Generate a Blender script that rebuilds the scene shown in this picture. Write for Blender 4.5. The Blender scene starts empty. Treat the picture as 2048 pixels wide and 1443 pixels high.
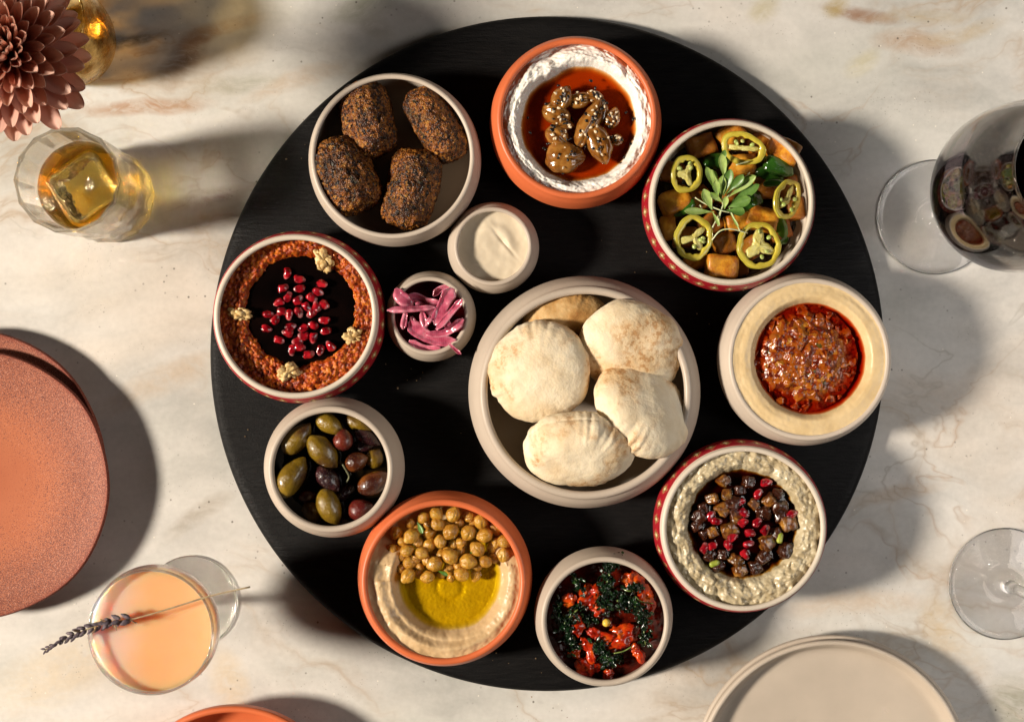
import bpy, bmesh, math, random
import numpy as np
from mathutils import Vector, Matrix, Euler

scene = bpy.context.scene
COL = scene.collection
PI = math.pi
random.seed(11)
RNG = np.random.RandomState(11)

# ------------------------------------------------------------------ camera
CAM_H = 0.92                 # lens height above the table top, metres
FPX = 2788.0                 # focal length in pixels of the 2048 px wide photograph
cam_data = bpy.data.cameras.new('camera')
cam_data.sensor_width = 36.0
cam_data.lens = 36.0 * FPX / 2048.0
cam_data.clip_start = 0.02
cam_data.clip_end = 50.0
cam = bpy.data.objects.new('camera', cam_data)
cam.location = (0, 0, CAM_H)
COL.objects.link(cam)
scene.camera = cam

# ------------------------------------------------------------------ light and exposure
world = bpy.data.worlds.new('World')
scene.world = world
world.use_nodes = True
bg = world.node_tree.nodes['Background']
bg.inputs['Color'].default_value = (1.0, 0.90, 0.80, 1)
bg.inputs['Strength'].default_value = 0.009


def area_light(name, loc, target, size, power, color, shape='DISK', size_y=None):
    ld = bpy.data.lights.new(name, 'AREA')
    ld.shape = shape
    ld.size = size
    if size_y:
        ld.size_y = size_y
    ld.energy = power
    ld.color = color
    o = bpy.data.objects.new(name, ld)
    o.location = loc
    d = Vector(target) - Vector(loc)
    o.rotation_euler = d.to_track_quat('-Z', 'Y').to_euler()
    COL.objects.link(o)
    return o


area_light('key_lamp', (-2.50, -0.26, 1.80), (0, 0, 0), 0.44, 196, (1.0, 0.885, 0.745))
area_light('soft_window', (0.76, -0.05, 0.60), (0.33, -0.02, 0), 0.54, 3.3, (1.0, 0.95, 0.91), 'RECTANGLE', 0.38)

scene.view_settings.view_transform = 'Standard'
scene.view_settings.look = 'None'
scene.view_settings.exposure = 0.0
scene.view_settings.gamma = 1.0
scene.view_settings.use_curve_mapping = False
cy = scene.cycles
cy.use_denoising = True
cy.max_bounces = 14
cy.diffuse_bounces = 4
cy.glossy_bounces = 6
cy.transmission_bounces = 12
cy.transparent_max_bounces = 24
cy.volume_bounces = 0
cy.sample_clamp_indirect = 0.0
cy.caustics_reflective = False
cy.caustics_refractive = True
cy.blur_glossy = 0.2


# ------------------------------------------------------------------ placing
def P(px, py, z):
    k = (CAM_H - z) / FPX
    return np.array(((px - 1024.0) * k, -(py - 721.5) * k, z))


def L(n, z):
    return n * (CAM_H - z) / FPX


# ------------------------------------------------------------------ noise in numpy
_perm = np.random.RandomState(5).permutation(256)
_perm = np.concatenate([_perm, _perm, _perm])
_grad = np.random.RandomState(6).normal(size=(256, 3))
_grad /= np.linalg.norm(_grad, axis=1)[:, None]
_jit = np.random.RandomState(8).rand(256, 3)
_rnd = np.random.RandomState(9).rand(256)


def _h(i, j, k):
    return _perm[_perm[_perm[i & 255] + (j & 255)] + (k & 255)]


def perlin(p):
    p = np.asarray(p, float)
    i = np.floor(p).astype(int)
    f = p - i
    u = f * f * f * (f * (f * 6 - 15) + 10)
    out = 0
    for dx in (0, 1):
        for dy in (0, 1):
            for dz in (0, 1):
                g = _grad[_h(i[:, 0] + dx, i[:, 1] + dy, i[:, 2] + dz)]
                d = f - np.array((dx, dy, dz))
                w = ((u[:, 0] if dx else 1 - u[:, 0]) * (u[:, 1] if dy else 1 - u[:, 1]) * (u[:, 2] if dz else 1 - u[:, 2]))
                out = out + w * (g * d).sum(1)
    return out * 1.5


def fbm(p, octv=4, gain=0.5):
    p = np.asarray(p, float)
    a, s, out = 1.0, 1.0, 0
    for o in range(octv):
        out = out + a * perlin(p * s + 13.7 * o)
        a *= gain
        s *= 2.03
    return out


def worley(p):
    p = np.asarray(p, float)
    i = np.floor(p).astype(int)
    f1 = np.full(len(p), 9.0)
    f2 = np.full(len(p), 9.0)
    idn = np.zeros(len(p))
    for dx in (-1, 0, 1):
        for dy in (-1, 0, 1):
            for dz in (-1, 0, 1):
                c = i + np.array((dx, dy, dz))
                hh = _h(c[:, 0], c[:, 1], c[:, 2])
                d = np.linalg.norm(c + _jit[hh] - p, axis=1)
                m = d < f1
                f2 = np.where(m, f1, np.minimum(f2, d))
                idn = np.where(m, _rnd[hh], idn)
                f1 = np.where(m, d, f1)
    return f1, f2, idn


def sstep(a, b, x):
    t = np.clip((x - a) / (b - a), 0, 1)
    return t * t * (3 - 2 * t)


def gauss(x, s):
    return np.exp(-(x / s) ** 2)


def xyz(x, y, z=0.0):
    return np.stack([x, y, np.zeros_like(x) + z], 1)


# ------------------------------------------------------------------ mesh building
def mesh(name, V, polys, smooth=True):
    """V (n,3) array; polys: list of index arrays (m,4) or (m,3)."""
    V = np.asarray(V, float)
    if not isinstance(polys, (list, tuple)):
        polys = [polys]
    polys = [np.asarray(p, int) for p in polys if len(p)]
    me = bpy.data.meshes.new(name)
    me.vertices.add(len(V))
    me.vertices.foreach_set('co', V.astype(np.float32).ravel())
    loops = np.concatenate([p.ravel() for p in polys])
    sizes = np.concatenate([np.full(len(p), p.shape[1]) for p in polys])
    starts = np.concatenate([[0], np.cumsum(sizes)[:-1]])
    me.loops.add(len(loops))
    me.loops.foreach_set('vertex_index', loops.astype(np.int32))
    me.polygons.add(len(sizes))
    me.polygons.foreach_set('loop_start', starts.astype(np.int32))
    me.polygons.foreach_set('loop_total', sizes.astype(np.int32))
    me.polygons.foreach_set('use_smooth', np.full(len(sizes), smooth))
    me.update(calc_edges=True)
    me.validate()
    return me


def join(chunks):
    """chunks: list of (V, [polys]) -> one (V, polys)"""
    Vs, Ps, n = [], [], 0
    for V, ps in chunks:
        Vs.append(np.asarray(V))
        if not isinstance(ps, (list, tuple)):
            ps = [ps]
        for p in ps:
            if len(p):
                Ps.append(np.asarray(p) + n)
        n += len(V)
    return np.concatenate(Vs), Ps


def obj(name, me, mat=None, parent=None, loc=None, rot=None, scale=None, label=None, cat=None, group=None, kind=None):
    o = bpy.data.objects.new(name, me)
    if mat is not None and me is not None:
        if len(me.materials) == 0:
            me.materials.append(mat)
    COL.objects.link(o)
    if parent is not None:
        o.parent = parent
    if loc is not None:
        o.location = loc
    if rot is not None:
        if isinstance(rot, Matrix):
            o.rotation_euler = rot.to_euler()
        else:
            o.rotation_euler = rot
    if scale is not None:
        o.scale = scale if hasattr(scale, '__len__') else (scale,) * 3
    if label:
        o['label'] = label
    if cat:
        o['category'] = cat
    if group:
        o['group'] = group
    if kind:
        o['kind'] = kind
    return o


def thing(name, loc, label, cat, group=None, rot=None):
    return obj(name, None, None, None, loc, rot, None, label, cat, group)


def spline(pts, per=8):
    """Catmull-Rom through 2-D or 3-D control points."""
    p = np.asarray(pts, float)
    p = np.concatenate([[2 * p[0] - p[1]], p, [2 * p[-1] - p[-2]]])
    out = []
    for i in range(1, len(p) - 2):
        t = np.linspace(0, 1, per, endpoint=False)[:, None]
        a, b, c, d = p[i - 1], p[i], p[i + 1], p[i + 2]
        out.append(0.5 * ((2 * b) + (c - a) * t + (2 * a - 5 * b + 4 * c - d) * t ** 2 + (-a + 3 * b - 3 * c + d) * t ** 3))
    out.append(p[-2][None])
    return np.concatenate(out)


def lathe(prof, n=96, rfun=None):
    """prof: (m,2) of r,z. ends with r<=1e-6 become poles. rfun(theta, r, z)->(r,z) modulates."""
    prof = np.asarray(prof, float)
    th = np.linspace(0, 2 * PI, n, endpoint=False)
    V, rows = [], []
    k = 0
    for r, z in prof:
        if r < 1e-6:
            V.append(np.array([[0, 0, z]]))
            rows.append(np.array([k]))
            k += 1
        else:
            rr, zz = np.full(n, r), np.full(n, z)
            if rfun:
                rr, zz = rfun(th, rr, zz)
            V.append(np.stack([rr * np.cos(th), rr * np.sin(th), zz], 1))
            rows.append(np.arange(k, k + n))
            k += n
    quads, tris = [], []
    for a, b in zip(rows[:-1], rows[1:]):
        if len(a) == 1 and len(b) == 1:
            continue
        if len(a) == 1:
            tris.append(np.stack([np.full(n, a[0]), np.roll(b, -1), b], 1))
        elif len(b) == 1:
            tris.append(np.stack([a, np.roll(a, -1), np.full(n, b[0])], 1))
        else:
            quads.append(np.stack([a, np.roll(a, -1), np.roll(b, -1), b], 1))
    ps = []
    if quads:
        ps.append(np.concatenate(quads))
    if tris:
        ps.append(np.concatenate(tris))
    return np.concatenate(V), ps


def disc(R, nr, nt, zfun, power=1.0, skirt=None):
    """polar height field; zfun(x, y, r, th) -> z ; R may be a function of theta"""
    th = np.linspace(0, 2 * PI, nt, endpoint=False)
    rho = (np.arange(1, nr + 1) / nr) ** power
    Rt = R(th) if callable(R) else np.full(nt, R)
    r = rho[:, None] * Rt[None]
    x = (r * np.cos(th)).ravel()
    y = (r * np.sin(th)).ravel()
    x = np.concatenate([[0], x])
    y = np.concatenate([[0], y])
    z = zfun(x, y, np.hypot(x, y), np.arctan2(y, x))
    V = np.stack([x, y, z], 1)
    idx = 1 + np.arange(nr * nt).reshape(nr, nt)
    a, b = idx[:-1], idx[1:]
    q = np.stack([a, b, np.roll(b, -1, 1), np.roll(a, -1, 1)], 2).reshape(-1, 4)
    t = np.stack([np.zeros(nt, int), idx[0], np.roll(idx[0], -1)], 1)
    if skirt is not None:
        n0 = len(V)
        low = V[idx[-1]].copy()
        low[:, 2] = skirt
        V = np.concatenate([V, low, [[0, 0, skirt]]])
        lo = n0 + np.arange(nt)
        q = np.concatenate([q, np.stack([idx[-1], lo, np.roll(lo, -1), np.roll(idx[-1], -1)], 1)])
        t = np.concatenate([t, np.stack([np.full(nt, n0 + nt), np.roll(lo, -1), lo], 1)])
    return V, [q, t]


_ico = {}


def ico(sub):
    if sub not in _ico:
        bm = bmesh.new()
        bmesh.ops.create_icosphere(bm, subdivisions=sub, radius=1.0)
        V = np.array([v.co[:] for v in bm.verts])
        bm.verts.ensure_lookup_table()
        F = np.array([[v.index for v in f.verts] for f in bm.faces])
        bm.free()
        _ico[sub] = (V / np.linalg.norm(V, axis=1)[:, None], F)
    V, F = _ico[sub]
    return V.copy(), F


def superq(v, p):
    return v / ((np.abs(v) ** p).sum(1) ** (1.0 / p))[:, None]


def tube(path, wid, thk=None, nseg=10, up=(0, 0, 1), caps=True):
    """elliptical tube along a 3-D path. wid, thk: half sizes (scalars or arrays)."""
    p = np.asarray(path, float)
    m = len(p)
    w = np.broadcast_to(np.asarray(wid, float), (m,))
    t = w if thk is None else np.broadcast_to(np.asarray(thk, float), (m,))
    tan = np.gradient(p, axis=0)
    tan /= np.linalg.norm(tan, axis=1)[:, None] + 1e-12
    up = np.broadcast_to(np.asarray(up, float), (m, 3))
    side = np.cross(up, tan)
    ln = np.linalg.norm(side, axis=1)[:, None]
    side = np.where(ln > 1e-3, side / (ln + 1e-12), np.array([1.0, 0, 0]))
    nor = np.cross(tan, side)
    a = np.linspace(0, 2 * PI, nseg, endpoint=False)
    V = (p[:, None] + np.cos(a)[None, :, None] * side[:, None] * w[:, None, None] + np.sin(a)[None, :, None] * nor[:, None] * t[:, None, None]).reshape(-1, 3)
    idx = np.arange(m * nseg).reshape(m, nseg)
    A, B = idx[:-1], idx[1:]
    q = np.stack([A, np.roll(A, -1, 1), np.roll(B, -1, 1), B], 2).reshape(-1, 4)
    ps = [q]
    if caps:
        V = np.concatenate([V, p[:1], p[-1:]])
        n0 = m * nseg
        ps.append(np.stack([np.full(nseg, n0), np.roll(idx[0], -1), idx[0]], 1))
        ps.append(np.stack([np.full(nseg, n0 + 1), idx[-1], np.roll(idx[-1], -1)], 1))
    return V, ps


# ------------------------------------------------------------------ materials
class NT:
    def __init__(self, name):
        self.mat = bpy.data.materials.new(name)
        self.mat.use_nodes = True
        self.t = self.mat.node_tree
        self.t.nodes.clear()
        self.out = self.n('ShaderNodeOutputMaterial')

    def n(self, typ, **kw):
        nd = self.t.nodes.new(typ)
        for k, v in kw.items():
            setattr(nd, k, v)
        return nd

    def l(self, a, b):
        self.t.links.new(a, b)

    def put(self, sock, v):
        if isinstance(v, bpy.types.NodeSocket):
            self.l(v, sock)
        elif hasattr(v, '__len__') and len(v) == 3 and sock.type == 'RGBA':
            sock.default_value = (*v, 1)
        else:
            sock.default_value = v

    def coord(self, rnd=False, scale=None):
        tc = self.n('ShaderNodeTexCoord')
        o = tc.outputs['Object']
        if scale is not None:
            mp = self.n('ShaderNodeMapping')
            mp.inputs['Scale'].default_value = scale
            self.l(o, mp.inputs['Vector'])
            o = mp.outputs['Vector']
        if rnd:
            oi = self.n('ShaderNodeObjectInfo')
            ad = self.n('ShaderNodeVectorMath', operation='ADD')
            mul = self.math('MULTIPLY', oi.outputs['Random'], 7.31)
            self.l(o, ad.inputs[0])
            self.l(mul, ad.inputs[1])
            o = ad.outputs[0]
        return o

    def noise(self, vec, scale, detail=3, rough=0.55, dist=0.0):
        nd = self.n('ShaderNodeTexNoise')
        nd.inputs['Scale'].default_value = scale
        nd.inputs['Detail'].default_value = detail
        nd.inputs['Roughness'].default_value = rough
        nd.inputs['Distortion'].default_value = dist
        self.l(vec, nd.inputs['Vector'])
        return nd.outputs['Fac']

    def vor(self, vec, scale, feature='F1', out='Distance', rand=1.0):
        nd = self.n('ShaderNodeTexVoronoi', feature=feature)
        nd.inputs['Scale'].default_value = scale
        nd.inputs['Randomness'].default_value = rand
        self.l(vec, nd.inputs['Vector'])
        return nd.outputs[out]

    def ramp(self, fac, stops, interp='LINEAR'):
        nd = self.n('ShaderNodeValToRGB')
        cr = nd.color_ramp
        cr.interpolation = interp
        while len(cr.elements) < len(stops):
            cr.elements.new(0.5)
        for e, (p, c) in zip(cr.elements, stops):
            e.position = p
            e.color = (*c, 1) if hasattr(c, '__len__') else (c, c, c, 1)
        self.l(fac, nd.inputs['Fac'])
        return nd.outputs['Color']

    def math(self, op, a, b=0.0, c=None, clamp=False):
        nd = self.n('ShaderNodeMath', operation=op, use_clamp=clamp)
        self.put(nd.inputs[0], a)
        self.put(nd.inputs[1], b)
        if c is not None:
            self.put(nd.inputs[2], c)
        return nd.outputs[0]

    def mix(self, fac, a, b, blend='MIX'):
        nd = self.n('ShaderNodeMix', data_type='RGBA', blend_type=blend)
        self.put(nd.inputs['Factor'], fac)
        self.put(nd.inputs[6], a)
        self.put(nd.inputs[7], b)
        return nd.outputs[2]

    def sep(self, v):
        nd = self.n('ShaderNodeSeparateXYZ')
        self.l(v, nd.inputs[0])
        return nd.outputs

    def bump(self, height, strength, dist, normal=None):
        nd = self.n('ShaderNodeBump')
        nd.inputs['Strength'].default_value = strength
        nd.inputs['Distance'].default_value = dist
        self.l(height, nd.inputs['Height'])
        if normal is not None:
            self.l(normal, nd.inputs['Normal'])
        return nd.outputs['Normal']

    def bsdf(self, base, rough=0.5, spec=0.5, metal=0.0, coat=0.0, coat_r=0.05, sss=0.0, sss_r=(1, .4, .2), sss_s=0.002, trans=0.0, ior=1.45, normal=None, sheen=0.0):
        b = self.n('ShaderNodeBsdfPrincipled')
        self.put(b.inputs['Base Color'], base)
        self.put(b.inputs['Roughness'], rough)
        self.put(b.inputs['Specular IOR Level'], spec)
        self.put(b.inputs['Metallic'], metal)
        self.put(b.inputs['Coat Weight'], coat)
        b.inputs['Coat Roughness'].default_value = coat_r
        b.inputs['Subsurface Weight'].default_value = sss
        b.inputs['Subsurface Radius'].default_value = sss_r
        b.inputs['Subsurface Scale'].default_value = sss_s
        b.inputs['Transmission Weight'].default_value = trans
        b.inputs['IOR'].default_value = ior
        b.inputs['Sheen Weight'].default_value = sheen
        if normal is not None:
            self.l(normal, b.inputs['Normal'])
        self.l(b.outputs[0], self.out.inputs['Surface'])
        return b


def simple(name, stops, scale=60, detail=4, rough=0.5, bump=None, rnd=True, vary=None, **kw):
    """noise-driven colour + optional bump (scale, strength, dist)."""
    m = NT(name)
    v = m.coord(rnd)
    col = m.ramp(m.noise(v, scale, detail), stops)
    nrm = None
    if bump:
        nrm = m.bump(m.noise(v, bump[0], 4, 0.6), bump[1], bump[2])
    m.bsdf(col, rough, normal=nrm, **kw)
    return m.mat


def liquid_mat(name, sigma, ior=1.4, rough=0.02, bump=None, tint=(1, 1, 1)):
    m = NT(name)
    fr = m.n('ShaderNodeFresnel')
    fr.inputs['IOR'].default_value = ior
    tr = m.n('ShaderNodeBsdfTransparent')
    tr.inputs['Color'].default_value = (*tint, 1)
    gl = m.n('ShaderNodeBsdfGlossy')
    gl.inputs['Roughness'].default_value = rough
    if bump:
        nrm = m.bump(m.noise(m.coord(), bump[0], 2), bump[1], bump[2])
        m.l(nrm, fr.inputs['Normal'])
        m.l(nrm, gl.inputs['Normal'])
    mx = m.n('ShaderNodeMixShader')
    geo = m.n('ShaderNodeNewGeometry')
    m.l(m.math('MULTIPLY', fr.outputs[0], m.math('SUBTRACT', 1.0, geo.outputs['Backfacing'])), mx.inputs[0])
    m.l(tr.outputs[0], mx.inputs[1])
    m.l(gl.outputs[0], mx.inputs[2])
    m.l(mx.outputs[0], m.out.inputs['Surface'])
    if sigma is not None:
        s = np.array(sigma, float)
        d = s.max() * 1.05
        va = m.n('ShaderNodeVolumeAbsorption')
        va.inputs['Color'].default_value = (*(1 - s / d), 1)
        va.inputs['Density'].default_value = d
        m.l(va.outputs[0], m.out.inputs['Volume'])
    return m.mat


def glass_mat(name, ior=1.5, clear=0.3, color=(1, 1, 1), sigma=None, rough=0.0, bump=None):
    m = NT(name)
    g = m.n('ShaderNodeBsdfGlass')
    g.inputs['IOR'].default_value = ior
    g.inputs['Roughness'].default_value = rough
    g.inputs['Color'].default_value = (*color, 1)
    if bump:
        m.l(m.bump(m.noise(m.coord(), bump[0], 3), bump[1], bump[2]), g.inputs['Normal'])
    tr = m.n('ShaderNodeBsdfTransparent')
    tr.inputs['Color'].default_value = (*color, 1)
    mx = m.n('ShaderNodeMixShader')
    mx.inputs[0].default_value = clear
    m.l(g.outputs[0], mx.inputs[1])
    m.l(tr.outputs[0], mx.inputs[2])
    m.l(mx.outputs[0], m.out.inputs['Surface'])
    if sigma is not None:
        s = np.array(sigma, float)
        d = s.max() * 1.05
        va = m.n('ShaderNodeVolumeAbsorption')
        va.inputs['Color'].default_value = (*(1 - s / d), 1)
        va.inputs['Density'].default_value = d
        m.l(va.outputs[0], m.out.inputs['Volume'])
    return m.mat


def rotz(a):
    return Matrix.Rotation(a, 4, 'Z')


def orient(azim, elev=0.0, roll=0.0):
    """local +X points along azimuth (rad, ccw in the picture) raised by elev, rolled about itself"""
    return Matrix.Rotation(azim, 4, 'Z') @ Matrix.Rotation(-elev, 4, 'Y') @ Matrix.Rotation(roll, 4, 'X')


D2R = PI / 180

# ------------------------------------------------------------------ marble table
def marble():
    m = NT('marble')
    v = m.coord()
    warp = m.n('ShaderNodeVectorMath', operation='ADD')
    nz = m.n('ShaderNodeTexNoise')
    nz.inputs['Scale'].default_value = 9
    nz.inputs['Detail'].default_value = 4
    m.l(v, nz.inputs['Vector'])
    sc = m.n('ShaderNodeVectorMath', operation='MULTIPLY_ADD')
    m.l(nz.outputs['Color'], sc.inputs[0])
    sc.inputs[1].default_value = (0.07, 0.07, 0.07)
    sc.inputs[2].default_value = (-0.03, -0.03, -0.03)
    m.l(v, warp.inputs[0])
    m.l(sc.outputs[0], warp.inputs[1])
    wv = warp.outputs[0]
    # broad clouding: cream, grey-green, warm pink
    mp = m.n('ShaderNodeMapping')
    mp.inputs['Scale'].default_value = (1, 2.1, 1)
    mp.inputs['Rotation'].default_value = (0, 0, -0.12)
    m.l(wv, mp.inputs['Vector'])
    sv = mp.outputs['Vector']
    base = m.ramp(m.noise(sv, 7, 6, 0.6), [(0.28, (0.35, 0.345, 0.33)), (0.45, (0.51, 0.498, 0.47)), (0.6, (0.62, 0.60, 0.565)), (0.75, (0.52, 0.498, 0.465))])
    tint = m.ramp(m.noise(sv, 4.2, 3), [(0.35, (0.88, 0.90, 0.88)), (0.5, (1, 1, 1)), (0.65, (1.0, 0.94, 0.88))])
    col = m.mix(1.0, base, tint, 'MULTIPLY')
    # thin natural veins
    vn = m.noise(sv, 5.5, 5, 0.55, 0.8)
    vein = m.ramp(m.math('ABSOLUTE', m.math('SUBTRACT', vn, 0.5)), [(0.0, 1.0), (0.012, 0.40), (0.05, 0.0)])
    vmask = m.ramp(m.noise(v, 3.1, 2), [(0.46, 0.0), (0.62, 0.75)])
    col = m.mix(m.math('MULTIPLY', vein, vmask), col, (0.36, 0.25, 0.15))
    fine = m.noise(v, 260, 3)
    # a second set of hair-thin crisp veins, grey and rust
    vn2 = m.noise(sv, 7.5, 4, 0.5, 0.5)
    hair = m.ramp(m.math('ABSOLUTE', m.math('SUBTRACT', vn2, 0.5)), [(0.0, 1.0), (0.004, 0.55), (0.013, 0.0)])
    hmask = m.ramp(m.noise(v, 5.0, 3), [(0.50, 0.0), (0.64, 0.55)])
    hcol = m.ramp(m.noise(v, 9, 2), [(0.42, (0.27, 0.25, 0.21)), (0.58, (0.36, 0.22, 0.12))])
    col = m.mix(m.math('MULTIPLY', hair, hmask), col, hcol)
    # named stains: px, py, half length, half width, angle, colour, strength
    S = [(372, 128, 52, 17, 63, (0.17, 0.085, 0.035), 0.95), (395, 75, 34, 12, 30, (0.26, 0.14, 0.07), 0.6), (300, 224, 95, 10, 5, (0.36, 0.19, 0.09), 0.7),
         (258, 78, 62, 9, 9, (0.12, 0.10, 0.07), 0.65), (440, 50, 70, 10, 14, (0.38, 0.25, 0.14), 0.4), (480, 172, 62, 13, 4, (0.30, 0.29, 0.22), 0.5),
         (590, 165, 85, 12, 22, (0.46, 0.31, 0.18), 0.35), (350, 165, 90, 26, -8, (0.40, 0.33, 0.24), 0.35), (1730, 24, 62, 9, -15, (0.25, 0.13, 0.07), 0.85), (1672, 4, 20, 12, 20, (0.36, 0.27, 0.10), 0.6),
         (1830, 88, 62, 15, -10, (0.37, 0.25, 0.16), 0.55), (1925, 72, 66, 10, 12, (0.44, 0.33, 0.18), 0.4), (1840, 36, 80, 9, -3, (0.42, 0.34, 0.2), 0.3),
         (425, 393, 62, 11, 12, (0.25, 0.16, 0.09), 0.55), (340, 762, 120, 16, 20, (0.46, 0.34, 0.22), 0.4), (395, 1040, 60, 12, 35, (0.30, 0.25, 0.19), 0.4),
         (1715, 1203, 110, 15, 4, (0.48, 0.33, 0.2), 0.4), (1885, 1245, 30, 40, 20, (0.50, 0.36, 0.18), 0.4), (1930, 1300, 50, 22, -30, (0.5, 0.4, 0.28), 0.35), (2030, 1395, 34, 40, 0, (0.24, 0.24, 0.17), 0.55),
         (1790, 1000, 80, 10, 12, (0.48, 0.35, 0.23), 0.35), (722, 14, 45, 17, 5, (0.30, 0.30, 0.22), 0.5), (750, 58, 30, 14, -30, (0.33, 0.31, 0.25), 0.4), (455, 1372, 30, 40, 20, (0.55, 0.40, 0.2), 0.35),
         (120, 1330, 130, 40, 25, (0.60, 0.45, 0.25), 0.3), (1880, 780, 110, 30, 0, (0.52, 0.42, 0.33), 0.3), (1528, 14, 20, 22, -60, (0.42, 0.36, 0.18), 0.4), (1730, 120, 28, 16, 30, (0.48, 0.42, 0.2), 0.35)]
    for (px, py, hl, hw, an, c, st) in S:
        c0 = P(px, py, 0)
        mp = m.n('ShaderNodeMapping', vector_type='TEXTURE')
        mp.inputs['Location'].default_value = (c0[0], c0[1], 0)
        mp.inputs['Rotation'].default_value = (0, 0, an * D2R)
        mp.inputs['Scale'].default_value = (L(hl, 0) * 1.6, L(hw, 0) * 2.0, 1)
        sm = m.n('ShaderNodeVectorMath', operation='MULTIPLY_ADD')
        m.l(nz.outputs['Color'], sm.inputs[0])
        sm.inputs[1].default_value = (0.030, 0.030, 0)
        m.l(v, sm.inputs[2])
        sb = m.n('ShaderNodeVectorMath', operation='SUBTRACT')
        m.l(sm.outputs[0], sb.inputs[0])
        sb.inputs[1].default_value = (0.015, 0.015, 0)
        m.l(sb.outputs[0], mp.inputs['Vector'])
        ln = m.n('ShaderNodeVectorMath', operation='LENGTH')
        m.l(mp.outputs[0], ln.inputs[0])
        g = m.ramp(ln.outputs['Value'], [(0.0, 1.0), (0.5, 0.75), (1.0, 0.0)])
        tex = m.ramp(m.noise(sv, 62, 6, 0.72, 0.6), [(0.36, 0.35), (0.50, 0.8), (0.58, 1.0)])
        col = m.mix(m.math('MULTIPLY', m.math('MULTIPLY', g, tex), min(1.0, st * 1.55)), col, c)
    # clustered dark pits and pale flecks
    clus = m.ramp(m.noise(sv, 13, 3, 0.6), [(0.52, 0.0), (0.64, 1.0)])
    big = m.ramp(m.vor(v, 210), [(0.10, 1.0), (0.19, 0.0)])
    pick = m.ramp(m.vor(v, 210, out='Color'), [(0.50, 0.0), (0.55, 1.0)], 'CONSTANT')
    pits = m.math('MULTIPLY', m.math('MULTIPLY', big, pick), clus)
    small = m.ramp(m.vor(v, 620), [(0.14, 1.0), (0.26, 0.0)])
    pick2 = m.ramp(m.vor(v, 620, out='Color'), [(0.5, 0.0), (0.62, 0.9)], 'CONSTANT')
    clus2 = m.ramp(m.noise(sv, 17, 4, 0.65), [(0.53, 0.0), (0.65, 1.0)])
    pits2 = m.math('MULTIPLY', m.math('MULTIPLY', small, pick2), clus2)
    col = m.mix(m.math('MULTIPLY', pits, 0.85), col, (0.06, 0.05, 0.035))
    col = m.mix(m.math('MULTIPLY', pits2, 0.7), col, (0.11, 0.09, 0.06))
    fle = m.ramp(m.vor(v, 115), [(0.035, 1.0), (0.07, 0.0)])
    fpk = m.ramp(m.vor(v, 115, out='Color'), [(0.5, 0.0), (0.6, 0.7)], 'CONSTANT')
    col = m.mix(m.math('MULTIPLY', fle, fpk), col, (0.85, 0.80, 0.70))
    col = m.mix(0.10, col, m.ramp(fine, [(0.3, (0.35, 0.31, 0.26)), (0.7, (0.8, 0.75, 0.68))]))
    rough = m.ramp(m.noise(v, 30, 4), [(0.3, 0.30), (0.7, 0.46)])
    nrm = m.bump(m.noise(v, 55, 5, 0.6), 0.10, 0.0010)
    nrm = m.bump(m.math('ADD', pits, pits2), -0.4, 0.0006, nrm)
    m.bsdf(col, rough, 0.45, normal=nrm, sss=0.06, sss_r=(1, .85, .7), sss_s=0.004)
    return m.mat


tab = mesh('marble_table', np.array([[-1.1, -0.8, 0], [1.1, -0.8, 0], [1.1, 0.8, 0], [-1.1, 0.8, 0], [-1.1, -0.8, -.03], [1.1, -0.8, -.03], [1.1, 0.8, -.03], [-1.1, 0.8, -.03]]),
           [[[0, 1, 2, 3], [7, 6, 5, 4], [0, 4, 5, 1], [1, 5, 6, 2], [2, 6, 7, 3], [3, 7, 4, 0]]], smooth=False)
obj('table', tab, marble(), kind='structure', label='cream marble table top with brown veins and dark pits')

# ------------------------------------------------------------------ black round serving board
ZB = 0.011


def board_mat():
    m = NT('black_wood')
    v = m.coord(scale=(1, 1, 1))
    st = m.coord(scale=(70, 520, 70))
    g = m.noise(st, 1.0, 5, 0.65, 0.3)
    pore = m.ramp(m.noise(v, 900, 3, 0.6), [(0.35, 0), (0.65, 1)])
    col = m.ramp(g, [(0.3, (0.0035, 0.0035, 0.0038)), (0.62, (0.0075, 0.007, 0.007)), (0.8, (0.016, 0.0145, 0.013))])
    spk = m.ramp(m.vor(v, 240), [(0.03, 1.0), (0.06, 0.0)])
    spp = m.ramp(m.vor(v, 240, out='Color'), [(0.5, 0.0), (0.72, 0.35)], 'CONSTANT')
    col = m.mix(m.math('MULTIPLY', spk, spp), col, (0.16, 0.14, 0.12))
    rough = m.ramp(m.noise(v, 24, 4), [(0.3, 0.42), (0.7, 0.58)])
    nrm = m.bump(g, 0.8, 0.0008)
    nrm = m.bump(pore, 0.25, 0.0003, nrm)
    m.bsdf(col, rough, 0.14, normal=nrm)
    return m.mat


bc = P(1095, 707, ZB)
RB = L(675, ZB - 0.004)
prof = [(0, 0.0), (RB - 0.010, 0.0), (RB - 0.003, 0.0012), (RB - 0.0004, 0.0035), (RB, 0.0055), (RB - 0.0006, 0.0078), (RB - 0.0022, 0.0098), (RB - 0.0045, 0.0106), (RB - 0.008, ZB), (RB * 0.6, ZB), (0, ZB)]
me = mesh('serving_board', *lathe(prof, 256))
obj('serving_board', me, board_mat(), loc=(bc[0], bc[1], 0), label='large round black wooden serving board holding all the food bowls', cat='serving board')


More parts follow.
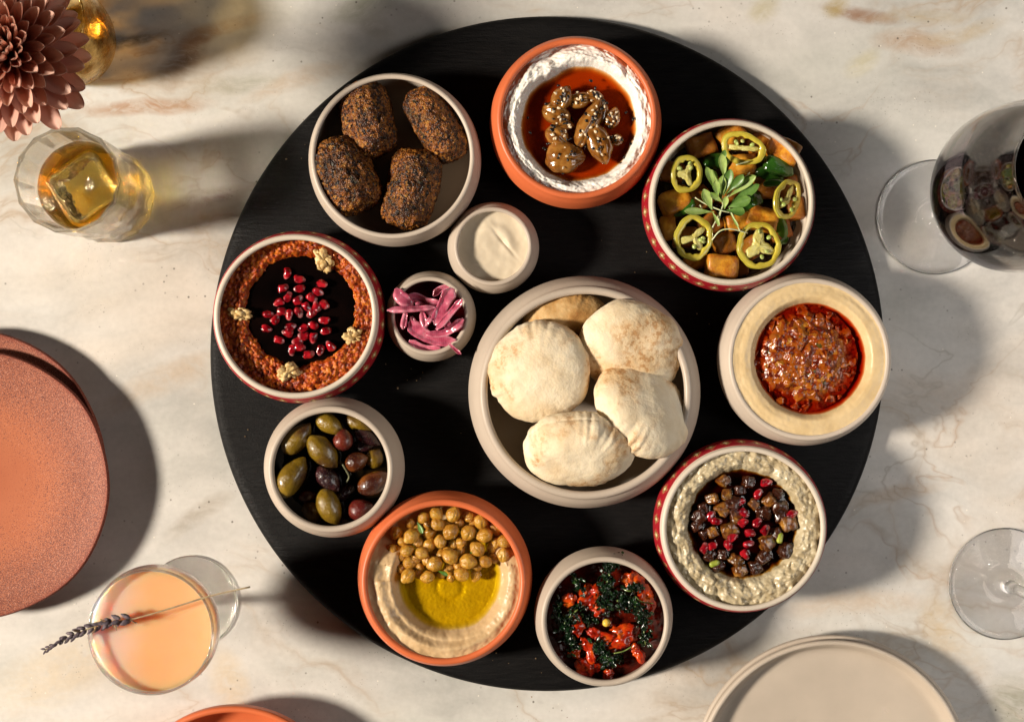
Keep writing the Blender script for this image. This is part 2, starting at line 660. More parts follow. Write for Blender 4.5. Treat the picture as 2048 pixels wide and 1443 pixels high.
# ------------------------------------------------------------------ bowls
def ceramic(name, c, var=0.06, rough=0.42, speck=0.25):
    m = NT(name)
    v = m.coord(True)
    a = np.array(c)
    col = m.ramp(m.noise(v, 35, 4), [(0.3, tuple(a * (1 - var))), (0.7, tuple(a * (1 + var)))])
    s = m.ramp(m.vor(v, 700), [(0.06, 1.0), (0.14, 0.0)])
    sp = m.ramp(m.vor(v, 700, out='Color'), [(0.5, 0.0), (0.70, speck)], 'CONSTANT')
    col = m.mix(m.math('MULTIPLY', s, sp), col, tuple(a * 0.45))
    rg = m.ramp(m.noise(v, 22, 4), [(0.3, rough - 0.07), (0.7, rough + 0.08)])
    nrm = m.bump(m.noise(v, 140, 4, 0.6), 0.16, 0.0006)
    m.bsdf(col, rg, 0.4, normal=nrm)
    return m.mat


BEIGE = ceramic('beige_stoneware', (0.49, 0.415, 0.34))
CREAMC = ceramic('cream_stoneware', (0.56, 0.49, 0.40))
GREIGE = ceramic('grey_beige_stoneware', (0.44, 0.37, 0.30))
TERRA = ceramic('terracotta_glaze', (0.56, 0.130, 0.045), 0.10, 0.42, 0.3)
PLATEC = ceramic('plate_beige', (0.47, 0.40, 0.325), 0.05, 0.45)


def band_mat():
    m = NT('red_patterned_band')
    v = m.coord()
    x, y, z = m.sep(v)[:3]
    ang = m.math('ARCTAN2', y, x)
    u = m.math('SUBTRACT', m.math('FRACT', m.math('MULTIPLY_ADD', ang, 34 / (2 * PI), 50.0)), 0.5)   # -0.5..0.5 per motif
    w = m.math('MULTIPLY', m.math('SUBTRACT', z, 0.0325), 1 / 0.0066)                                 # -1..1 over the band
    au, aw = m.math('ABSOLUTE', u), m.math('ABSOLUTE', w)
    dia = m.math('ADD', m.math('MULTIPLY', au, 2.5), aw)
    cross = m.math('MINIMUM', m.math('MULTIPLY', au, 9.0), m.math('MULTIPLY', aw, 3.2))
    nz = m.noise(v, 1500, 2)
    wob = m.math('MULTIPLY_ADD', nz, 0.30, m.math('SUBTRACT', dia, 0.15))
    red = (0.36, 0.012, 0.022)
    gold = (0.62, 0.42, 0.16)
    col = m.ramp(m.noise(v, 300, 4), [(0.3, (0.27, 0.008, 0.015)), (0.7, red)])
    # dotted gold fringe around each medallion, dark green ring, pale heart
    dots = m.ramp(m.vor(v, 1250), [(0.28, 1.0), (0.42, 0.0)])
    fr = m.ramp(wob, [(0.62, 0.0), (0.66, 1.0), (1.02, 1.0), (1.10, 0.0)])
    col = m.mix(m.math('MULTIPLY', fr, dots), col, gold)
    ring = m.ramp(wob, [(0.0, 0.0), (0.34, 0.0), (0.37, 1.0), (0.60, 1.0), (0.64, 0.0)])
    col = m.mix(ring, col, (0.035, 0.045, 0.022))
    rl = m.ramp(wob, [(0.43, 0.0), (0.46, 1.0), (0.52, 1.0), (0.55, 0.0)])
    col = m.mix(rl, col, gold)
    heart = m.ramp(wob, [(0.30, 1.0), (0.36, 0.0)])
    col = m.mix(heart, col, (0.72, 0.56, 0.25))
    eye = m.ramp(wob, [(0.10, 1.0), (0.15, 0.0)])
    col = m.mix(eye, col, (0.75, 0.70, 0.58))
    edge = m.ramp(aw, [(0.86, 0.0), (0.90, 1.0), (0.96, 1.0), (0.99, 0.0)])
    col = m.mix(m.math('MULTIPLY', edge, 0.75), col, (0.10, 0.02, 0.012))
    b = m.bsdf(col, 0.38, 0.5, normal=m.bump(m.noise(v, 800, 2), 0.12, 0.0002))
    return m.mat


BAND = band_mat()


class Bowl:
    pass


def bowl(name, label, px, py, ro_px, rb_px, H, mat, t=0.0036, band=False, z0=ZB, foot=0.62, floor=0.006, group=None):
    c = P(px, py, z0 + H)
    ro = L(ro_px, z0 + H)
    rb = L(rb_px, z0 + 0.55 * H)
    out = spline([(rb * foot, 0.0006), (rb * (foot + 0.10), 0.0030), (rb * 0.90, H * 0.26), (rb * 0.992, H * 0.50), (rb * 0.998, H * 0.62), (ro + (rb - ro) * 0.55, H * 0.82), (ro, H - t * 0.5)], 7)
    a = np.linspace(0, PI, 11)[1:]
    rim = np.stack([ro - t / 2 + (t / 2) * np.cos(a), H - t * 0.5 + t * 0.5 * np.sin(a)], 1)
    ri = ro - t
    inn = spline([(ri, H - t * 0.5), (ri + (rb - ro) * 0.45, H * 0.78), (rb - t * 1.15, H * 0.55), (rb * 0.90 - t * 0.8, H * 0.30), (rb * 0.66, floor * 1.25), (rb * 0.35, floor)], 7)[1:]
    prof = np.concatenate([[(0, 0.0012), (rb * (foot - 0.1), 0.0012), (rb * (foot - 0.06), 0.0)], out, rim, inn, [(0, floor)]])
    me = mesh(name, *lathe(prof, 128))
    B = Bowl()
    B.c = (c[0], c[1], z0)
    B.x, B.y, B.z0, B.H, B.ro, B.ri, B.rb = c[0], c[1], z0, H, ro, ri, rb
    B.zr = z0 + H
    zi, rr = inn[::-1, 1], inn[::-1, 0]
    B.rin = lambda z: float(np.interp(z - z0, zi, rr))
    root = thing(name, B.c, label, 'bowl', group)
    obj('bowl_body', me, mat, root)
    if band:
        m = (out[:, 1] > H * 0.30) & (out[:, 1] < H - t * 0.95)
        bo = out[m] + np.array([0.00025, 0])
        bp = np.concatenate([[bo[0] - np.array([0.0008, 0])], bo, [bo[-1] - np.array([0.0008, 0])]])
        obj('patterned_band', mesh('patterned_band', *lathe(bp, 128)), BAND, root)
    B.root = root
    return B


HB = 0.043
B_fal = bowl('falafel_bowl', 'beige stoneware bowl holding four brown falafel', 785, 312, 165, 172, HB, BEIGE, t=0.0032)
B_lab = bowl('labneh_bowl', 'terracotta bowl of white labneh with amber syrup', 1154, 236, 162, 171, HB, TERRA, t=0.0042)
B_hal = bowl('pepper_bowl', 'red patterned bowl of fried cheese cubes and yellow pepper rings', 1465, 404, 165, 171, HB, CREAMC, t=0.0034, band=True)
B_hum = bowl('relish_bowl', 'beige bowl of smooth hummus with red relish near the board edge', 1619, 718, 163, 172, HB, BEIGE, t=0.0036)
B_bab = bowl('eggplant_bowl', 'red patterned bowl of lumpy grey eggplant dip with pomegranate', 1488, 1057, 165, 171, HB, CREAMC, t=0.0034, band=True)
B_tom = bowl('tomato_bowl', 'beige bowl of red tomato stew topped with fried dark herbs', 1211, 1242, 130, 138, 0.046, GREIGE, t=0.0038)
B_chi = bowl('chickpea_bowl', 'terracotta bowl of hummus with chickpeas and olive oil', 887, 1164, 166, 174, HB, TERRA, t=0.0042)
B_oli = bowl('olive_bowl', 'beige bowl filled with green and purple olives', 661, 938, 127, 140, 0.044, GREIGE, t=0.0042)
B_muh = bowl('muhammara_bowl', 'red patterned bowl of orange walnut dip with black molasses', 591, 632, 164, 171, HB, CREAMC, t=0.0035, band=True)
B_oni = bowl('onion_bowl', 'small beige bowl of pink pickled onion strips', 859, 631, 79, 90, 0.034, GREIGE, t=0.0030)
B_tah = bowl('tahini_bowl', 'small beige bowl of pale smooth tahini sauce', 986, 492, 79, 91, 0.034, GREIGE, t=0.0030)
B_pit = bowl('pita_bowl', 'large grey beige bowl with five puffed pitas at the board centre', 1172, 785, 214, 231, 0.046, GREIGE, t=0.0052, foot=0.7)

# ================================================================== FOOD
def zoomer(ox, oy, s):
    return lambda x, y: (ox + x / s, oy + y / s)


def put(B, px, py, z):
    return P(px, py, z)


def dip(name, B, mat, zfun, label, cat, level, nr=110, nt=360, lo=0.012):
    """height field filling the bowl; zfun gets x,y,r,th,rho with bowl centre origin, returns z above the board"""
    R = B.rin(B.z0 + level) + 0.0006
    V, ps = disc(R, nr, nt, lambda x, y, r, th: zfun(x, y, r, th, r / R), 0.85, skirt=lo)
    return obj(name, mesh(name, V, ps), mat, None, (B.x, B.y, B.z0), label=label, cat=cat)


def pool(name, B, mat, cx, cy, R, level, label, cat, bumps=(), lo=0.009, nr=90, nt=220, loc_z=None, edge=0.0):
    """liquid slab with a real meniscus: it climbs a little around each bump (x, y, r, amp), world xy"""
    def zf(x, y, r, th):
        z = np.full_like(x, level) + edge * sstep(0.93, 1.0, r / R)
        for bx, by, br, amp in bumps:
            d = np.hypot(x + cx - bx, y + cy - by)
            z = z + amp * np.exp(-np.maximum(d - br, 0) / 0.0009) * (d < br + 0.006)
        z = z + 0.00006 * fbm(xyz(x, y) * 160, 2)
        return z
    V, ps = disc(R, nr, nt, zf, 0.9, skirt=lo)
    return obj(name, mesh(name, V, ps), mat, None, (cx, cy, B.z0), label=label, cat=cat)


# ------------------------------------------------------------------ falafel
def falafel_mat():
    m = NT('falafel_crust')
    v = m.coord(True)
    w = m.n('ShaderNodeVectorMath', operation='ADD')
    nz = m.n('ShaderNodeTexNoise')
    nz.inputs['Scale'].default_value = 300
    m.l(v, nz.inputs['Vector'])
    sc = m.n('ShaderNodeVectorMath', operation='SCALE')
    m.l(nz.outputs['Color'], sc.inputs[0])
    sc.inputs['Scale'].default_value = 0.0016
    m.l(v, w.inputs[0])
    m.l(sc.outputs[0], w.inputs[1])
    cell = m.vor(w.outputs[0], 620, out='Color')
    c = m.ramp(cell, [(0.2, (0.016, 0.006, 0.002)), (0.38, (0.085, 0.024, 0.005)), (0.5, (0.22, 0.075, 0.012)), (0.62, (0.34, 0.14, 0.022)), (0.76, (0.15, 0.045, 0.008)), (0.9, (0.46, 0.24, 0.05))])
    big = m.ramp(m.noise(v, 75, 4, 0.6), [(0.34, (0.20, 0.17, 0.14)), (0.48, (0.72, 0.64, 0.55)), (0.7, (1.15, 1.0, 0.85))])
    c = m.mix(1.0, c, big, 'MULTIPLY')
    herb = m.ramp(m.noise(v, 230, 2), [(0.62, 0.0), (0.70, 0.7)])
    c = m.mix(herb, c, (0.035, 0.032, 0.012))
    nrm = m.bump(m.vor(w.outputs[0], 900), 0.9, 0.0008)
    nrm = m.bump(m.noise(v, 1600, 3), 0.5, 0.0004, nrm)
    m.bsdf(c, 0.42, 0.45, normal=nrm)
    return m.mat


FAL = falafel_mat()


def falafel(px, py, half_len, half_wid, half_h, ang, z, seed, label, tilt=0.0, roll=0.0):
    V, F = ico(6)
    q = np.sqrt(V[:, 1] ** 2 + V[:, 2] ** 2)
    e = 3.6
    V = V / ((np.abs(V[:, 0]) ** e + q ** e) ** (1 / e))[:, None]
    S = np.array([half_len, half_wid, half_h])
    V = V * S
    # flattish faces, pinched ends
    V *= (1 + 0.07 * fbm(V / 0.018 + seed * 9.1, 2))[:, None]
    n = V / np.linalg.norm(V, axis=1)[:, None]
    f1, f2, cid = worley(V / 0.0026 + seed * 5)
    g1, g2, gid = worley(V / 0.0060 + seed * 3)
    d = 0.0008 * (0.55 - f1) + 0.0008 * (0.5 - g1) * 1.2 + 0.0007 * (cid - 0.5) + 0.0006 * fbm(V / 0.0016, 2) - 0.0022 * sstep(0.80, 0.9, gid) * (1 - g1)
    V = V + n * d[:, None]
    me = mesh('falafel', V, F)
    obj('falafel', me, FAL, None, P(px, py, z), orient(ang * D2R, tilt, roll), label=label, cat='falafel', group='falafel in the beige bowl')


zf = B_fal.z0
falafel(735, 240, 0.0235, 0.0165, 0.0165, -76, zf + 0.027, 1, 'upright falafel at the rim nearest the whiskey glass, above another falafel', 0.02, 0.3)
falafel(872, 250, 0.0250, 0.0135, 0.0155, -58, zf + 0.026, 2, 'falafel lying slanted alone against the far wall of its bowl', 0.0, 0.2)
falafel(690, 350, 0.0245, 0.0185, 0.0170, -62, zf + 0.030, 3, 'falafel poking over the bowl rim, darkest with a charred face', 0.03, -0.3)
falafel(823, 377, 0.0255, 0.0165, 0.0165, 78, zf + 0.0265, 4, 'falafel nearest the tahini bowl, standing alone', -0.05, 0.2)

# ------------------------------------------------------------------ labneh with syrup and roasted shallots
def paste_mat(name, stops, scale, rough, bump, spec=0.4, sss=0.15, sss_r=(1, .8, .6), fine=None, coat=0.0):
    m = NT(name)
    v = m.coord(True)
    col = m.ramp(m.noise(v, scale, 5, 0.6), stops)
    if fine:
        sp = m.ramp(m.vor(v, fine[0]), [(fine[1] * 0.5, 1.0), (fine[1], 0.0)])
        pk = m.ramp(m.vor(v, fine[0], out='Color'), [(0.5, 0.0), (0.58, fine[3])], 'CONSTANT')
        col = m.mix(m.math('MULTIPLY', sp, pk), col, fine[2])
    nrm = m.bump(m.noise(v, bump[0], 5, 0.65), bump[1], bump[2])
    m.bsdf(col, rough, spec, normal=nrm, sss=sss, sss_r=sss_r, sss_s=0.003, coat=coat)
    return m.mat


LABNEH = NT('labneh')
_v = LABNEH.coord()
_xyz = LABNEH.sep(_v)
_rad = LABNEH.math('SQRT', LABNEH.math('ADD', LABNEH.math('MULTIPLY', _xyz[0], _xyz[0]), LABNEH.math('MULTIPLY', _xyz[1], _xyz[1])))
_oil = LABNEH.ramp(LABNEH.math('MULTIPLY_ADD', LABNEH.noise(_v, 75, 4, 0.6), 0.030, _rad), [(0.0, 0), (0.0615, 0), (0.0690, 0.7)])
_col = LABNEH.mix(_oil, LABNEH.ramp(LABNEH.noise(_v, 90, 3), [(0.3, (0.74, 0.70, 0.63)), (0.7, (0.82, 0.79, 0.73))]), (0.52, 0.19, 0.07))
LABNEH.bsdf(_col, 0.38, 0.4, normal=LABNEH.bump(LABNEH.noise(_v, 520, 4, 0.65), 0.35, 0.0006), sss=0.2, sss_r=(1, .8, .6), sss_s=0.003)
LABNEH = LABNEH.mat

wl = P(1157, 248, B_lab.z0 + 0.030)
wx, wy = wl[0] - B_lab.x, wl[1] - B_lab.y


def lab_z(x, y, r, th, rho):
    d = np.hypot(x - wx, y - wy)
    a = np.arctan2(y - wy, x - wx)
    cs = xyz(np.cos(a) * 1.6, np.sin(a) * 1.6, 3.3)
    edge = L(109, 0.05) * (1 + 0.035 * perlin(cs * 1.2) + 0.018 * perlin(cs * 3.5) - 0.10 * gauss(((a - 2.1 + PI) % (2 * PI)) - PI, 0.35))
    t = (d - edge) / 0.0145
    up = sstep(-0.10, 0.45, t)
    ridge = 0.0145 * up - 0.0055 * sstep(0.55, 1.25, t) * (0.75 + 0.6 * perlin(cs * 2))
    stroke = 0.0016 * perlin(xyz(d * 260 + 1.5 * np.sin(a * 3), a * 4.2, 0.5)) + 0.0011 * perlin(xyz(d * 620, a * 9, 2)) + 0.0007 * fbm(xyz(x, y) * 700, 2)
    notch = 0.003 * gauss(((a - 1.95 + PI) % (2 * PI)) - PI, 0.10) * gauss(t - 0.8, 0.5)
    return 0.0265 + ridge * 0.86 + stroke * up * 1.0 - notch


dip('labneh', B_lab, LABNEH, lab_z, 'thick white labneh swirled into a ring around amber syrup', 'labneh', 0.034)
SYRUP = liquid_mat('amber_syrup', (75, 235, 480), 1.45, 0.015, (120, 0.04, 0.001))
zoom = zoomer(1020, 130, 6.01)
shal = [(630, 390, 260, 190, 62), (560, 590, 300, 200, -25), (640, 720, 230, 110, -5), (840, 420, 260, 150, 10), (1010, 380, 200, 120, -10), (950, 700, 520, 190, 62), (1090, 560, 240, 150, 75), (1230, 640, 230, 150, 70), (1070, 950, 420, 230, -68), (1280, 900, 140, 120, 0), (570, 850, 250, 190, -35), (660, 1110, 400, 290, 5)]
SHAL_LABELS = ['caramelised shallot with the most black sesame, top of the heap', 'rounded shallot just below the one covered in black sesame', 'thin dark shallot sliver in the middle of the heap', 'dull shallot half sunk behind the long central one', 'small shaded shallot furthest toward the bowl rim', 'longest shallot, curved and lying across the centre', 'brown shallot tip beside the top of the longest one', 'ragged shallot sunk on the pepper bowl side', 'pale leaf shaped shallot beside the foot of the longest one', 'smallest shallot bit on the pepper bowl side', 'golden shallot chunk above the big round one', 'biggest round shallot closest to the pita bowl']
SHAL = NT('caramelised_shallot')
_v = SHAL.coord(True)
_c = SHAL.ramp(SHAL.noise(_v, 95, 4, 0.6), [(0.28, (0.07, 0.018, 0.004)), (0.45, (0.19, 0.068, 0.010)), (0.60, (0.34, 0.155, 0.032)), (0.8, (0.22, 0.058, 0.007))])
SHAL.bsdf(_c, 0.16, 0.5, coat=0.6, coat_r=0.04, sss=0.35, sss_r=(1, .5, .2), sss_s=0.003, normal=SHAL.bump(SHAL.noise(_v, 190, 4), 0.35, 0.0008))
SHAL = SHAL.mat
bump_l = []
shal_pos = []
for i, (x, y, ln, wd, an) in enumerate(shal):
    px, py = zoom(x, y)
    V, F = ico(4)
    z = B_lab.z0 + 0.0336 + (0.0022 if i in (0, 5, 8) else 0.0)
    a_, b_ = L(ln / 2 / 6.01, z) * 1.22, L(wd / 2 / 6.01, z) * 1.30
    taper = 1 - 0.22 * V[:, 0] ** 2 * np.sign(V[:, 0]) - 0.16 * V[:, 0] ** 4
    V = V * np.array([a_, b_, min(b_, 0.0075) * 0.95])
    V[:, 1] *= taper
    V[:, 2] *= taper
    V *= (1 + 0.10 * fbm(V / 0.007 + i * 4.2, 3))[:, None]
    V[:, 2] -= 0.0014 * gauss(V[:, 1] + 0.2 * b_, b_ * 0.16) * (V[:, 2] > 0)
    p = P(px, py, z)
    obj('shallot', mesh('shallot', V, F), SHAL, None, p, orient(an * D2R, 0, 0.2 * math.sin(i * 3)), group='caramelised shallots in syrup', cat='shallot',
        label=SHAL_LABELS[i])
    bump_l.append((p[0], p[1], b_ * 0.9, 0.0006))
    shal_pos.append((p, a_, b_, an * D2R))
cw = (wl[0], wl[1])
pool('syrup_pool', B_lab, SYRUP, cw[0], cw[1], L(128, 0.05), 0.0322, 'amber red syrup pooled in the middle of the labneh', 'syrup', bump_l, lo=0.0200)


def scatter_seed(pts, seed, a, b, c):
    ch = []
    V0, F0 = ico(2)
    rs = np.random.RandomState(seed)
    for p in pts:
        V = V0 * np.array([a, b, c]) * (0.8 + 0.4 * rs.rand())
        V[:, 1] *= 1 - 0.45 * V0[:, 0]
        R = np.array(orient(rs.rand() * 6.28, rs.normal() * 0.22, rs.normal() * 0.3).to_3x3())
        ch.append((V @ R.T + p, F0))
    return join(ch)


def on_shallots(n, seed, extra=0):
    rs = np.random.RandomState(seed)
    out = []
    for _ in range(n):
        p, a_, b_, an = shal_pos[rs.randint(len(shal_pos))]
        u, v = rs.normal(0, 0.42, 2)
        u, v = np.clip(u, -.85, .85), np.clip(v, -.85, .85)
        h = math.sqrt(max(0.02, 1 - (u * u + v * v) * 0.8))
        out.append((p[0] + math.cos(an) * u * a_ - math.sin(an) * v * b_, p[1] + math.sin(an) * u * a_ + math.cos(an) * v * b_, p[2] + min(b_, 0.0075) * 0.95 * h + 0.0002))
    return out


WSES = simple('white_sesame', [(0.3, (0.66, 0.50, 0.30)), (0.7, (0.80, 0.68, 0.47))], 500, rough=0.3, coat=0.3)
BSES = simple('black_sesame', [(0.3, (0.006, 0.005, 0.005)), (0.7, (0.015, 0.012, 0.01))], 500, rough=0.28)
V, ps = scatter_seed(on_shallots(70, 3), 3, 0.00115, 0.0007, 0.0004)
obj('white_sesame', mesh('white_sesame', V, ps), WSES, kind='stuff', label='white sesame seeds sprinkled over the caramelised shallots', cat='sesame')
free = [P(*zoom(x, y), B_lab.z0 + 0.0325) for x, y in ((970, 190), (1025, 280), (1395, 570), (215, 635), (1480, 650), (245, 815), (1450, 950), (1375, 1110), (1340, 1180), (640, 1305), (430, 1010), (450, 950), (480, 940), (410, 1000), (740, 640), (720, 600), (760, 690), (1300, 860))]
V, ps = scatter_seed(on_shallots(70, 4) + [tuple(f) for f in free], 5, 0.0012, 0.0008, 0.0005)
obj('black_sesame', mesh('black_sesame', V, ps), BSES, kind='stuff', label='black sesame seeds on the shallots and floating in syrup', cat='sesame')

# ------------------------------------------------------------------ cheese cubes with pepper rings
SAUCE = paste_mat('brown_pan_sauce', [(0.3, (0.010, 0.004, 0.002)), (0.7, (0.05, 0.018, 0.006))], 120, 0.18, (180, 0.4, 0.001), sss=0.0)
dip('pan_sauce', B_hal, SAUCE, lambda x, y, r, th, rho: 0.0135 + 0.0012 * fbm(xyz(x, y) * 150, 3), 'thin dark brown sauce under the fried cheese cubes', 'sauce', 0.013, 40, 120, 0.008)


def fried_mat(name, dark):
    m = NT(name)
    v = m.coord(True)
    geo = m.n('ShaderNodeNewGeometry')
    edge = m.ramp(geo.outputs['Pointiness'], [(0.47, 0.0), (0.53, 1.0)])
    c = m.ramp(m.noise(v, 140, 5, 0.65), [(0.28, (0.24, 0.055, 0.004)), (0.40, (0.52, 0.175, 0.008)), (0.52, (0.74, 0.34, 0.018)), (0.72, (0.82, 0.48, 0.06))])
    c = m.mix(m.math('MULTIPLY', edge, 0.55), c, (0.30, 0.085, 0.012))
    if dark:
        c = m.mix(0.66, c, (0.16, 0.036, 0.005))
    nrm = m.bump(m.noise(v, 420, 5, 0.65), 0.6, 0.0007)
    m.bsdf(c, 0.32, 0.4, normal=m.bump(m.noise(v, 900, 4, 0.7), 0.6, 0.0005, nrm), coat=0.15, coat_r=0.15)
    return m.mat


CUBE_LABELS = ['', 'golden cheese cube below the round ring nearest the labneh bowl', 'narrow cheese cube by the wall beside the ring with green seeds', 'shaded brown cheese cube by the rim nearest the labneh bowl', 'cheese cube under the topmost tilted pepper ring', '', 'cheese cube just below the topmost pepper ring', 'flat cheese cube above the largest pepper ring', 'small cheese cube right under the cress stems', 'reddish sauce coated cube between the two lower pepper rings', 'cheese cube peeping out under the ring with green seeds', 'cheese cube half inside the narrow upright pepper ring', 'sauced cube seen through the gaps of the largest ring', 'sauced cube under the ring nearest the labneh bowl', 'sauced cube in shade behind the ring with green seeds', 'sauced cube at the wall beside the largest ring', 'sauced cube hidden under the middle of the cress', 'sauced cube hidden under the cress leaves by the round ring', 'sauced cube in shade beside the narrow upright ring', 'sauced cube in shade at the rim near the hummus bowl side top', 'small sauced cube next to the bright golden cube at the rim', 'sauced cube low beneath the dark green pepper', 'sauced cube seen through the ring with green seeds']
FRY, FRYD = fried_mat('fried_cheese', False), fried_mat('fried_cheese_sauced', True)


def cube_mesh(sx, sy, sz, seed, p=7.0, amp=0.06, sub=4, bumpy=0.0):
    V, F = ico(sub)
    V = superq(V, p) * np.array([sx, sy, sz])
    V *= (1 + amp * 1.35 * fbm(V / (max(sx, sy) * 0.7) + seed * 3.3, 4))[:, None]
    if bumpy:
        n = V / np.linalg.norm(V, axis=1)[:, None]
        V = V + n * (bumpy * fbm(V / (sx * 0.25) + seed, 3))[:, None]
    return mesh('cube', V, F)


zh = B_hal.z0
cubes = [(1442, 533, 64, 46, -4, .0285, 0, 'golden cheese cube standing out at the bowl rim towards the pita bowl'),
         (1350, 404, 58, 46, 24, .024, 0, None), (1336, 456, 30, 46, 8, .020, 0, None), (1402, 292, 58, 44, 18, .020, 1, None), (1462, 270, 56, 46, 38, .022, 0, None),
         (1566, 302, 64, 44, -24, .0265, 0, 'browned cheese cube leaning on the rim beside dark green pepper'), (1484, 332, 54, 40, 4, .019, 0, None), (1522, 438, 62, 44, -14, .022, 0, None),
         (1474, 444, 48, 32, 12, .023, 0, None), (1446, 488, 46, 42, 25, .020, 1, None), (1392, 524, 48, 30, 18, .019, 0, None), (1590, 418, 34, 44, 8, .018, 1, None),
         (1500, 498, 58, 44, 30, .019, 1, None), (1345, 345, 44, 40, -12, .018, 1, None), (1420, 448, 48, 40, 40, .016, 1, None), (1558, 462, 46, 40, 20, .017, 1, None), (1460, 380, 60, 50, 10, .018, 1, None), (1395, 400, 50, 44, 33, .018, 1, None),
         (1530, 375, 50, 44, 5, .018, 1, None), (1515, 285, 50, 40, 40, .016, 1, None), (1475, 535, 40, 34, 10, .016, 1, None), (1575, 375, 44, 40, 16, .016, 1, None), (1370, 475, 50, 40, 0, .016, 1, None)]
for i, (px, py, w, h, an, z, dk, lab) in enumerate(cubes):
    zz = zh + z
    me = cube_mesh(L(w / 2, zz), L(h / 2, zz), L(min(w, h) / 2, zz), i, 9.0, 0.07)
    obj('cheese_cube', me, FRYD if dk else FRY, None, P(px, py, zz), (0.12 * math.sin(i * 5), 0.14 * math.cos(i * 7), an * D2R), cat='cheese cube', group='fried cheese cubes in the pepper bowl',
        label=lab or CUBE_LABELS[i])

GPEP = simple('green_pepper', [(0.3, (0.012, 0.045, 0.006)), (0.55, (0.03, 0.11, 0.012)), (0.75, (0.10, 0.20, 0.02))], 90, rough=0.12, coat=0.5, sss=0.1, sss_r=(.4, 1, .2), bump=(130, 0.25, 0.0008))
peps = [(1557, 332, 66, 40, -14, .0285, 'glossy green pepper piece with a bright highlight beside the browned cube'), (1540, 352, 60, 30, -20, .024, 'dark green pepper piece tucked below a glossy lighter one'), (1432, 322, 54, 32, 6, .024, 'dark green pepper piece between two upper yellow pepper rings'),
        (1368, 414, 50, 28, 28, .0275, 'mid green pepper piece beside the golden cube near a round yellow ring'), (1562, 462, 30, 60, 12, .0215, 'dark green pepper piece behind the largest yellow ring'), (1548, 366, 44, 16, 5, .029, 'thin green pepper rim above the upright narrow yellow ring'), (1496, 402, 60, 40, 20, .026, 'crinkled green leaf like pepper piece beneath the cress')]
for i, (px, py, w, h, an, z, lab) in enumerate(peps):
    V, F = ico(4)
    zz = zh + z
    V = superq(V, 2.6) * np.array([L(w / 2, zz), L(h / 2, zz), L(min(w, h) * 0.30, zz)])
    V[:, 2] -= 8.0 * V[:, 0] ** 2
    V *= (1 + 0.16 * fbm(V / 0.007 + i * 2.2, 3))[:, None]
    obj('green_pepper_piece', mesh('green_pepper_piece', V, F), GPEP, None, P(px, py, zz), (0.25 * math.sin(i * 2.1), 0.2 * math.cos(i), an * D2R), label=lab, cat='pepper', group='green pepper pieces')

# yellow-green pepper rings: rind, flesh, web of membrane, seeds
JFLESH = simple('pepper_flesh', [(0.3, (0.46, 0.36, 0.035)), (0.7, (0.60, 0.52, 0.085))], 120, rough=0.22, coat=0.4, sss=0.5, sss_r=(1, .9, .3), sss_s=0.003, bump=(260, 0.3, 0.0005))
JRIND = simple('pepper_rind', [(0.3, (0.38, 0.33, 0.03)), (0.7, (0.52, 0.45, 0.06))], 90, rough=0.15, coat=0.5, sss=0.3, sss_r=(1, .9, .3))
JWEB = simple('pepper_membrane', [(0.3, (0.50, 0.43, 0.10)), (0.7, (0.64, 0.60, 0.24))], 260, rough=0.3, sss=0.5, sss_r=(1, .9, .4), sss_s=0.003, bump=(420, 0.6, 0.0008))
JSEED = simple('pepper_seed', [(0.3, (0.25, 0.40, 0.06)), (0.7, (0.55, 0.55, 0.20))], 200, rough=0.25, coat=0.3)


